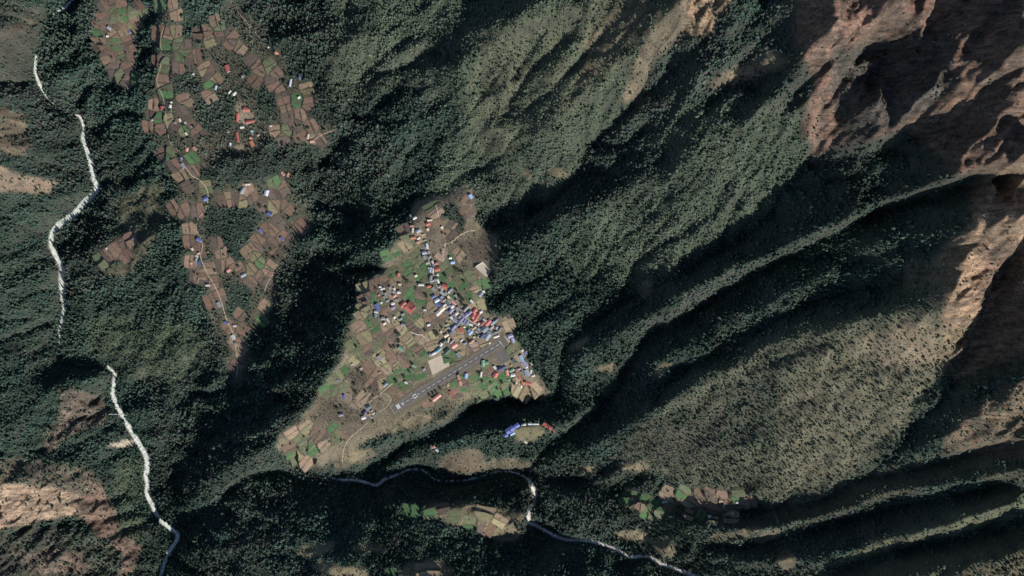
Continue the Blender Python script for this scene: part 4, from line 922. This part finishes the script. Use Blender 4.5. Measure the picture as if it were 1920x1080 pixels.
# ------------------------------------------------------------------ footbridge over the river
def footbridge():
    root = bpy.data.objects.new('footbridge', None); C.objects.link(root)
    (ax, ay), (bx, by) = px_line([(206, 776), (240, 778)], 1)[0], px_line([(206, 776), (240, 778)], 1)[-1]
    za = float(hz(ax, ay)) + 8; zb = float(hz(bx, by)) + 8; z = max(za, zb) + 6
    root.location = (ax, ay, z)
    d = math.hypot(bx - ax, by - ay); ux, uy = (bx - ax) / d, (by - ay) / d; nx_, ny_ = -uy, ux
    grey = noise_mat('galvanised_steel', (.42, .41, .39), .15, .5, .5)
    def tube(name, pts, r):
        V = []; F = []
        for i, (x, y, zz) in enumerate(pts):
            for k in range(4):
                a = k * math.pi / 2 + .78; V.append((x + nx_ * r * math.cos(a), y + ny_ * r * math.cos(a), zz + r * math.sin(a)))
            if i:
                for k in range(4): F.append(((i - 1) * 4 + k, (i - 1) * 4 + (k + 1) % 4, i * 4 + (k + 1) % 4, i * 4 + k))
        mesh_obj(name, V, F, grey, root)
    sag = lambda f, s: -s * 4 * f * (1 - f)
    V = []; F = []
    for i in range(13):
        f = i / 12
        for s in (-1.1, 1.1): V.append((ux * d * f + nx_ * s, uy * d * f + ny_ * s, sag(f, 4)))
        if i: F.append((2 * i - 2, 2 * i - 1, 2 * i + 1, 2 * i))
    dk = mesh_obj('deck', V, F, grey, root); sol = dk.modifiers.new('thickness', 'SOLIDIFY'); sol.thickness = .3
    for s in (-1.2, 1.2): tube('cable', [(ux * d * f + nx_ * s, uy * d * f + ny_ * s, 3.5 + sag(f, 5)) for f in np.linspace(0, 1, 13)], .15)
    for f in (0, 1):
        for s in (-1.4, 1.4):
            x, y = ux * d * f + nx_ * s, uy * d * f + ny_ * s
            V = [(x + a, y + b_, c) for c in (-14, 4) for a, b_ in ((-.4, -.4), (.4, -.4), (.4, .4), (-.4, .4))]
            mesh_obj('tower_post', V, [(0, 1, 5, 4), (1, 2, 6, 5), (2, 3, 7, 6), (3, 0, 4, 7), (4, 5, 6, 7)], concrete, root)
    tag(root, 'thin pale suspension footbridge across the western river', 'footbridge')
footbridge()
# ------------------------------------------------------------------ houses: photo pixel x, y, length, width (pixels), turn (degrees), roof
ROOF = {'red': (.38, .115, .092), 'pink': (.50, .245, .200), 'darkred': (.24, .070, .062), 'orange': (.50, .210, .120), 'blue': (.105, .135, .300), 'royal': (.120, .165, .440), 'navy': (.050, .062, .130), 'lightblue': (.270, .400, .590), 'paleblue': (.430, .480, .560), 'purple': (.200, .190, .330), 'lightpurple': (.350, .350, .500),
 'purplegrey': (.240, .220, .285), 'bluegrey': (.250, .280, .330), 'slate': (.120, .160, .190), 'grey': (.250, .240, .230), 'white': (.560, .545, .515), 'cream': (.580, .480, .360), 'tan': (.350, .270, .180), 'teal': (.140, .300, .360), 'green': (.160, .290, .190), 'darkgreen': (.080, .115, .090), 'turquoise': (.200, .420, .420)}
WORD = {'darkred': 'dark red', 'lightblue': 'light blue', 'paleblue': 'pale blue', 'lightpurple': 'pale violet', 'purple': 'violet', 'purplegrey': 'violet grey', 'bluegrey': 'blue grey', 'darkgreen': 'dark green', 'slate': 'slate', 'navy': 'navy', 'royal': 'bright blue'}
HOUSES = """883,369,8,6,-60,lightblue 778,409,7,4,30,white 771,404,4,3,-60,white 803,420,8,6,20,red 806,413,9,3,10,cream 773,424,7,3,10,pink 774,432,9,3,85,white 785,433,8,6,30,bluegrey 775,446,9,5,5,orange 784,454,6,4,20,pink 796,474,8,6,15,bluegrey
796,484,8,6,-70,grey 802,493,6,5,20,grey 806,482,5,4,60,grey 829,474,6,3,-75,grey 818,494,7,5,20,red 845,484,5,4,0,white 849,492,7,5,10,lightblue 930,461,3,2,0,white 820,505,9,8,15,red 807,506,9,5,80,bluegrey 812,507,9,3,80,white 804,503,4,3,70,white
808,521,8,5,80,grey 821,515,4,4,0,white 818,524,6,5,0,grey 834,537,10,8,-20,red 805,537,8,4,10,red 814,542,8,6,-45,grey 836,551,6,5,-45,grey 842,548,3,3,0,white 829,549,8,5,-45,bluegrey 813,556,8,5,30,blue 820,563,11,6,35,paleblue 823,571,8,7,-30,blue
843,558,8,4,-40,cream 851,567,13,4,-42,pink 858,565,8,4,-42,grey 830,579,12,8,40,cream 822,587,10,8,40,white 848,575,6,5,40,white 846,583,9,6,50,purple 856,588,6,5,40,cream 868,590,9,5,-45,grey 874,591,8,7,50,purple 881,586,8,6,45,purple
890,583,9,6,55,red 888,592,12,7,55,red 896,592,11,6,55,red 890,601,9,7,45,red 902,585,5,4,30,white 901,552,9,7,45,bluegrey 907,546,4,4,0,white 885,565,7,4,-40,white 866,599,10,5,45,purple 860,606,12,4,55,purple 854,601,9,6,-40,purplegrey
851,614,12,5,50,purple 846,622,10,6,50,navy 865,618,9,7,-60,red 871,613,3,3,0,white 882,624,9,5,50,lightblue 889,615,9,5,35,tan 905,606,11,6,45,darkred 915,605,13,7,45,red 926,604,14,4,40,bluegrey 931,599,9,3,40,navy 899,607,5,4,0,white
909,617,12,10,40,slate 904,630,11,7,45,navy 914,631,13,9,55,bluegrey 920,625,11,4,-45,bluegrey 922,614,9,4,45,grey 931,622,8,4,20,slate 931,631,11,3,20,white 957,630,9,7,20,lightpurple 962,638,9,5,-70,lightpurple 923,645,7,6,45,pink 929,640,6,4,45,cream
837,629,8,5,30,cream 841,637,9,3,75,cream 833,641,8,6,45,darkgreen 847,641,9,4,45,grey 827,646,7,5,60,white 852,648,11,8,35,pink 823,656,13,5,42,teal 815,662,10,4,30,white 808,665,6,5,0,purplegrey 839,659,11,9,45,darkgreen 860,666,10,4,-50,bluegrey 884,641,11,3,40,pink
941,690,15,8,25,navy 963,677,8,5,-50,darkgreen 978,672,12,6,-65,lightblue 985,682,11,7,-60,lightpurple 986,663,8,4,-70,purple 980,657,4,3,0,white 988,699,12,9,-70,bluegrey 929,703,9,8,60,red 951,699,10,5,-80,pink 962,703,8,6,10,white 960,694,9,5,30,green
968,697,9,4,-75,red 973,705,11,4,-75,red 979,714,15,5,-85,red 990,718,9,8,-10,red 977,725,4,3,80,white 995,697,7,4,80,white 928,689,6,4,-50,white 906,681,11,6,85,green 913,680,6,6,0,green 902,702,9,3,80,white 874,705,9,5,80,lightblue 860,708,10,5,-75,pink 863,719,8,5,-75,pink
847,738,11,4,-55,red 819,745,18,7,38,pink 646,744,8,5,-70,blue 691,764,9,7,30,slate 682,783,8,6,20,white 684,774,9,5,60,navy 640,778,8,5,10,bluegrey 723,721,9,5,40,bluegrey 762,717,6,4,-20,white 712,671,9,6,-55,purplegrey 752,654,10,7,-35,green 757,609,8,5,-10,purplegrey
728,601,9,4,-55,white 719,597,7,6,0,grey 704,592,8,5,85,slate 708,576,13,7,-65,blue 737,577,8,6,30,purplegrey 706,585,7,4,-10,white 756,571,12,7,45,red 770,571,10,8,-45,darkred 766,581,17,7,-45,red 775,578,9,6,45,darkred 725,552,8,6,-50,grey 720,541,3,3,0,white 713,538,4,3,0,white
748,548,6,5,10,white 740,555,7,5,40,pink 737,569,6,5,20,white 744,562,6,5,0,grey 750,533,5,4,0,cream 747,515,6,5,70,red 790,534,10,4,0,white 780,517,5,4,30,cream 797,581,5,4,0,white 804,609,6,4,20,white
956,806,16,10,35,royal 968,799,12,8,35,royal 950,815,9,7,30,royal 961,813,9,4,30,lightblue 1022,797,9,7,-35,red 1031,801,10,8,-35,red 1037,808,6,4,-35,orange 982,796,8,3,10,white 994,795,8,3,0,paleblue 1005,795,11,2.5,0,white 986,829,6,3,-30,white 812,838,8,5,20,pink 820,844,6,4,-40,paleblue 882,889,4,3,0,white
446,221,16,5,88,red 463,206,12,8,-5,red 470,228,17,6,12,red 455,239,8,4,5,white 446,258,19,4.5,-80,red 473,270,11,7,-70,orange 471,259,5,5,0,pink 432,271,6,4,80,paleblue 473,246,5,4,0,turquoise 427,129,13,8,-65,red 304,203,8,6,80,darkred 320,200,6,5,80,white 322,192,3,3,0,white 363,139,4,3,20,white
351,281,7,5,80,pink 366,279,8,6,-50,pink 340,299,7,5,80,purple 344,311,10,6,-60,purplegrey 455,357,15,6,55,bluegrey 500,362,11,8,70,paleblue 465,346,9,3,5,white 531,326,8,4,-50,pink 540,328,8,5,80,pink 506,401,10,7,-20,blue 386,373,9,8,30,blue 374,450,10,7,-30,blue 374,494,8,6,-50,blue
368,488,8,5,80,grey 390,535,8,4,5,white 489,433,8,5,-50,blue 529,448,8,5,-50,blue 429,507,8,6,30,pink 457,516,10,6,30,bluegrey 205,53,7,6,-40,bluegrey 202,68,4,4,0,white 242,60,7,4,-50,blue 545,156,14,3.5,80,paleblue 562,145,8,5,70,blue 431,173,7,3,45,white 440,176,8,5,45,white 405,165,8,4,75,paleblue
456,143,6,5,30,grey 521,100,9,5,-15,orange 504,89,3,3,0,white 561,183,5,4,40,white 508,236,4,3,0,white 578,256,10,5,75,cream 586,265,8,5,10,pink 411,571,10,7,-60,bluegrey 425,605,8,5,-30,blue 438,632,9,7,-60,white 441,611,6,4,0,white 443,645,6,5,-40,grey
1246,941,9,3,10,white 1352,939,7,6,0,tan 1357,946,9,2,88,white 1383,942,5,3,0,white 1330,968,5,4,0,white 1373,963,4,3,0,white 822,983,5,3,20,white 200,466,4,2.5,60,white 1000,704,6,4,20,white 955,712,4,3,0,grey 795,692,5,4,40,purplegrey 773,693,7,4,-40,darkgreen 777,686,7,4,-40,green"""
houses = []
def on_strip(px, py):
    x, y, z = P3(px, py); s = (x - RA[0]) * RN[0] + (y - RA[1]) * RN[1]; t = (x - RA[0]) * RD[0] + (y - RA[1]) * RD[1]
    return abs(s) < 24 and -20 < t < RL + 5
for tok in HOUSES.split():
    f = tok.split(','); h = [float(v) for v in f[:5]] + [f[5]]
    if not on_strip(h[0], h[1]): houses.append(h)
_hr = random.Random(21)
def clear(x, y, r):
    return not on_strip(x, y) and all(math.hypot(x - h[0], y - h[1]) > r + .42 * (h[2] + h[3]) / 2 for h in houses)
_st = smooth_line([(a, b, 0) for a, b in PATHS[0][3]], 6)
for i in range(2, len(_st) - 2, 2):
    (x0, y0, _), (x1, y1, _) = _st[i - 1], _st[i + 1]; d = math.hypot(x1 - x0, y1 - y0); nx_, ny_ = -(y1 - y0) / d, (x1 - x0) / d
    for side in (-1, 1):
        for row in (5.2, 10.5, 16):
            if row > 6 and not (550 < _st[i][1] < 632): continue
            x = _st[i][0] + side * nx_ * row + _hr.uniform(-1, 1); y = _st[i][1] + side * ny_ * row + _hr.uniform(-1, 1)
            if clear(x, y, 2.6) and _hr.random() < .75 and y < 634:
                houses.append([x, y, _hr.uniform(4.5, 7.5), _hr.uniform(3.2, 4.8), -math.degrees(math.atan2(y1 - y0, x1 - x0)) + _hr.choice((0, 0, 90)) + _hr.uniform(-8, 8), _hr.choice(['grey', 'bluegrey', 'purple', 'purplegrey', 'grey', 'bluegrey', 'white', 'slate', 'paleblue', 'tan'])])
for cx, cy, sx, sy, k in ((730, 555, 22, 16, 9), (900, 640, 22, 12, 6), (975, 700, 18, 14, 8), (690, 770, 14, 12, 4), (845, 612, 14, 12, 8), (800, 440, 24, 16, 5), (740, 600, 20, 10, 4), (370, 480, 14, 40, 5), (330, 240, 40, 50, 6), (470, 250, 40, 20, 4), (680, 700, 30, 20, 4)):
    for _ in range(k * 3):
        x = _hr.gauss(cx, sx * .6); y = _hr.gauss(cy, sy * .6)
        if clear(x, y, 3.2) and k > 0:
            houses.append([x, y, _hr.uniform(3.6, 6), _hr.uniform(2.8, 4), _hr.choice((30, -60, 35, -50)) + _hr.uniform(-10, 10), _hr.choice(['grey', 'white', 'bluegrey', 'purplegrey', 'white', 'tan', 'cream'])]); k -= 1
print('HOUSES', len(houses))
def roof_mat(k, c):
    m, n, l, b = nmat('roof_' + k)
    tc = n.new('ShaderNodeTexCoord'); oi = n.new('ShaderNodeObjectInfo'); geo = n.new('ShaderNodeNewGeometry')
    ns = n.new('ShaderNodeTexNoise'); ns.inputs['Scale'].default_value = .25; ns.inputs['Detail'].default_value = 4; l.new(geo.outputs['Position'], ns.inputs['Vector'])
    wv = n.new('ShaderNodeTexWave'); wv.inputs['Scale'].default_value = 1.6; wv.inputs['Distortion'].default_value = .4; l.new(tc.outputs['Object'], wv.inputs['Vector'])
    a = n.new('ShaderNodeMapRange'); a.inputs['From Min'].default_value = .3; a.inputs['From Max'].default_value = .7; a.inputs['To Min'].default_value = .72; a.inputs['To Max'].default_value = 1.2; l.new(ns.outputs['Fac'], a.inputs['Value'])
    w_ = n.new('ShaderNodeMapRange'); w_.inputs['To Min'].default_value = .88; w_.inputs['To Max'].default_value = 1.08; l.new(wv.outputs['Fac'], w_.inputs['Value'])
    r = n.new('ShaderNodeMapRange'); r.inputs['To Min'].default_value = .75; r.inputs['To Max'].default_value = 1.2; l.new(oi.outputs['Random'], r.inputs['Value'])
    m1 = n.new('ShaderNodeMath'); m1.operation = 'MULTIPLY'; l.new(a.outputs[0], m1.inputs[0]); l.new(r.outputs[0], m1.inputs[1])
    m2 = n.new('ShaderNodeMath'); m2.operation = 'MULTIPLY'; l.new(m1.outputs[0], m2.inputs[0]); l.new(w_.outputs[0], m2.inputs[1])
    vm = n.new('ShaderNodeVectorMath'); vm.operation = 'SCALE'; vm.inputs[0].default_value = c; l.new(m2.outputs[0], vm.inputs['Scale']); l.new(vm.outputs[0], b.inputs['Base Color'])
    b.inputs['Roughness'].default_value = .6; b.inputs['Specular IOR Level'].default_value = .3
    return m
RM_ = {k: roof_mat(k, c) for k, c in ROOF.items()}
wall_mats = [noise_mat('house_wall', c, .2, .4, .9, .15) for c in ((.50, .46, .40), (.36, .31, .26), (.60, .57, .52))]
def add_house(px, py, L, W, rot, col):
    x, y, z = (float(v) for v in P3(px, py))
    L *= KM; W *= KM; hl, hw = L / 2, W / 2; H = 4.2 if L * W < 90 else 6.2; rise = hw * .42; ov = .7
    root = bpy.data.objects.new('house', None); C.objects.link(root); root.location = (x, y, z); root.rotation_euler = (0, 0, math.radians(rot))
    V = [(-hl, -hw, -5), (hl, -hw, -5), (hl, hw, -5), (-hl, hw, -5), (-hl, -hw, H), (hl, -hw, H), (hl, hw, H), (-hl, hw, H), (-hl, 0, H + rise), (hl, 0, H + rise)]
    mesh_obj('wall', V, [(0, 1, 5, 4), (2, 3, 7, 6), (1, 2, 6, 9, 5), (3, 0, 4, 8, 7)], wall_mats[hash((int(px), int(py))) % 3], root)
    a, b_ = hl + ov, hw + ov; e = H - ov * .42; t = .35
    V = [(-a, -b_, e + .1), (a, -b_, e + .1), (a, 0, H + rise + .1), (-a, 0, H + rise + .1), (-a, b_, e + .1), (a, b_, e + .1)]
    V += [(p[0], p[1], p[2] + t) for p in V]
    F = [(6, 7, 8, 9), (9, 8, 11, 10), (1, 0, 3, 2), (2, 3, 4, 5), (0, 1, 7, 6), (5, 4, 10, 11), (1, 2, 8, 7), (2, 5, 11, 8), (3, 0, 6, 9), (4, 3, 9, 10)]
    rf = mesh_obj('roof', V, F, RM_[col], root)
    if L * W > 120:
        z1 = H + rise + .1 + t
        mesh_obj('ridge_cap', [(-a, -.5, z1 - .05), (a, -.5, z1 - .05), (a, .5, z1 - .05), (-a, .5, z1 - .05), (-a, 0, z1 + .22), (a, 0, z1 + .22)], [(0, 1, 5, 4), (2, 3, 4, 5), (0, 4, 3), (1, 2, 5)], RM_[col], rf)
    return root
MARKS = [('the head of the runway', 945, 640), ('the foot of the runway', 742, 764), ('the airport apron', 947, 667), ('the pale sports ground', 824, 682), ('the walled court', 906, 505), ('the big red roofed complex', 766, 577), ('the stream crossing', 796, 455), ('the street bend', 850, 575),
 ('the school yard', 457, 220), ('the western terrace fields', 213, 75), ('the long row of tilled strips', 468, 372), ('the valley edge fields', 500, 480), ('the upper village tip', 443, 700), ('the middle of the upper village trail', 372, 430), ('the trail above the twin pink houses', 320, 268), ('the dry oval field', 990, 812), ('the southeastern farms', 1320, 945), ('the shelf tip fields', 600, 822), ('the upper trail junction', 480, 75), ('the blue village house by the west path', 708, 576), ('the small field spur', 220, 470), ('the gorge side meadow', 870, 870), ('the gorge clearing', 880, 970)]
ORD = ['first', 'second', 'third', 'fourth', 'fifth', 'sixth', 'seventh', 'eighth', 'ninth', 'tenth', 'eleventh', 'twelfth', 'thirteenth', 'fourteenth', 'fifteenth', 'sixteenth', 'seventeenth', 'eighteenth', 'nineteenth', 'twentieth']
def size_word(L, W):
    a = L * W
    return 'tiny' if a < 16 else 'small' if a < 34 else 'broad' if W / L > .7 else 'long'
buckets = {}
for h in houses:
    mk = min(MARKS, key=lambda m: math.hypot(m[1] - h[0], m[2] - h[1]))
    buckets.setdefault((size_word(h[2], h[3]), h[5], mk), []).append(h)
for (sw, col, mk), hs in buckets.items():
    hs.sort(key=lambda h: math.hypot(mk[1] - h[0], mk[2] - h[1]))
    for i, h in enumerate(hs):
        o = add_house(*h)
        w_ = WORD.get(col, col)
        lab = '%s %s roofed house near %s' % (sw, w_, mk[0]) if len(hs) == 1 else '%s %s roofed house, %s out from %s' % (sw, w_, ORD[min(i, 19)], mk[0])
        tag(o, lab, 'house', 'houses of the mountain villages')

# ------------------------------------------------------------------ single trees standing in the villages
leaf = noise_mat('leaf_clumps', (.040, .060, .036), .4, .5, .9, .25)
def crown_mesh(seed):
    R = random.Random(seed); V = []; F = []
    for _ in range(150):
        a = R.uniform(0, 6.283); u = R.uniform(-.55, 1); r = math.sqrt(max(0, 1 - u * u)) * (R.random() ** .35) * (1 + .3 * math.sin(3 * a + seed))
        p = Vector((r * math.cos(a), r * math.sin(a), .62 * u)); s = R.uniform(.14, .26)
        t1 = Vector((R.gauss(0, 1), R.gauss(0, 1), R.gauss(0, .5))).normalized(); t2 = t1.cross(Vector((R.gauss(0, .4), R.gauss(0, .4), 1)).normalized()).normalized()
        b0 = len(V); V += [tuple(p + t1 * s), tuple(p + t2 * s * .8), tuple(p - t1 * s), tuple(p - t2 * s * .8)]; F.append((b0, b0 + 1, b0 + 2, b0 + 3))
    me = bpy.data.meshes.new('crown'); me.from_pydata(V, [], F); me.materials.append(leaf); me.update(); return me
def trunk_mesh():
    V = []; F = []
    def limb(p, q, r0, r1):
        b0 = len(V)
        for c, r in ((p, r0), (q, r1)):
            for k in range(5): V.append((c[0] + r * math.cos(k * 1.2566), c[1] + r * math.sin(k * 1.2566), c[2]))
        for k in range(5): F.append((b0 + k, b0 + (k + 1) % 5, b0 + 5 + (k + 1) % 5, b0 + 5 + k))
    limb((0, 0, -.6), (0, 0, .75), .09, .05)
    for k in range(4): limb((0, 0, .45 + .08 * k), (.42 * math.cos(k * 1.7), .42 * math.sin(k * 1.7), .95 + .05 * k), .04, .015)
    me = bpy.data.meshes.new('trunk'); me.from_pydata(V, [], F); me.materials.append(bark); me.update(); return me
crowns = [crown_mesh(k) for k in range(5)]; trunk = trunk_mesh()
TREES = """819,627,8 747,627,8 797,620,5 748,640,5 733,650,5 740,651,5 762,527,7 835,517,6 705,541,4 854,505,6 860,508,5 868,512,5 870,528,5 856,545,5 862,556,6 868,562,6 866,570,6 872,575,5 800,556,6 780,540,4 838,560,5 828,614,5 815,568,4 655,620,5 668,650,5 773,683,5 768,697,5
743,715,6 757,706,5 722,716,4 664,720,5 672,695,5 680,702,5 668,737,6 686,734,5 695,728,4 640,762,5 632,766,6 700,790,5 818,735,5 812,738,5 806,741,5 825,728,5 808,752,4 860,700,4 898,700,5 904,715,5 920,717,4 941,717,6 932,728,5 960,715,5 965,720,5 886,600,4 880,640,6 895,627,5 870,642,4 948,745,4 900,748,5
838,394,5 862,404,5 868,415,5 829,437,4 836,440,4 846,412,4 382,100,6 384,112,6 350,127,5 370,125,5 345,235,5 363,238,5 330,250,4 398,190,5 405,215,6 420,240,5 445,185,4 525,232,4 510,262,5 520,270,5 530,268,5 550,240,4 557,237,4 563,236,4 570,237,4 576,240,4 548,262,5 561,262,5 578,240,5 600,225,5
470,400,5 488,387,7 500,390,6 395,375,5 365,418,4 392,482,5 388,472,4 404,508,5 365,512,4 372,515,4 425,512,6 440,516,6 515,485,6 523,482,5 508,468,5 420,478,4 447,500,5 478,495,3 210,108,4 228,115,4 236,100,4 205,60,4 640,825,4 597,842,4 617,828,3 570,818,4 545,832,4 530,835,4 1271,950,6 1280,955,6 1262,938,6 1300,952,4 1213,950,3"""
trees = []
for tok in TREES.split():
    f = tok.split(','); trees.append((float(f[0]), float(f[1]), float(f[2])))
tb = {}
for t_ in trees:
    mk = min(MARKS, key=lambda m: math.hypot(m[1] - t_[0], m[2] - t_[1])); tb.setdefault(mk, []).append(t_)
k = 0
for mk, ts_ in tb.items():
    ts_.sort(key=lambda t_: math.hypot(mk[1] - t_[0], mk[2] - t_[1]))
    for i, (px, py, d) in enumerate(ts_):
        x, y, z = (float(v) for v in P3(px, py)); r = d * KM * .5
        root = bpy.data.objects.new('tree', None); C.objects.link(root); root.location = (x, y, z); root.scale = (r, r, r); root.rotation_euler = (0, 0, k * 1.3)
        c = bpy.data.objects.new('crown', crowns[k % 5]); C.objects.link(c); c.parent = root; c.location = (0, 0, 1.15)
        q = bpy.data.objects.new('trunk', trunk); C.objects.link(q); q.parent = root
        tag(root, 'dark leafy tree standing near %s' % mk[0] if len(ts_) == 1 else 'dark leafy tree, %s single tree out from %s' % (ORD[min(i, 19)], mk[0]), 'tree', 'single trees among the village fields'); k += 1
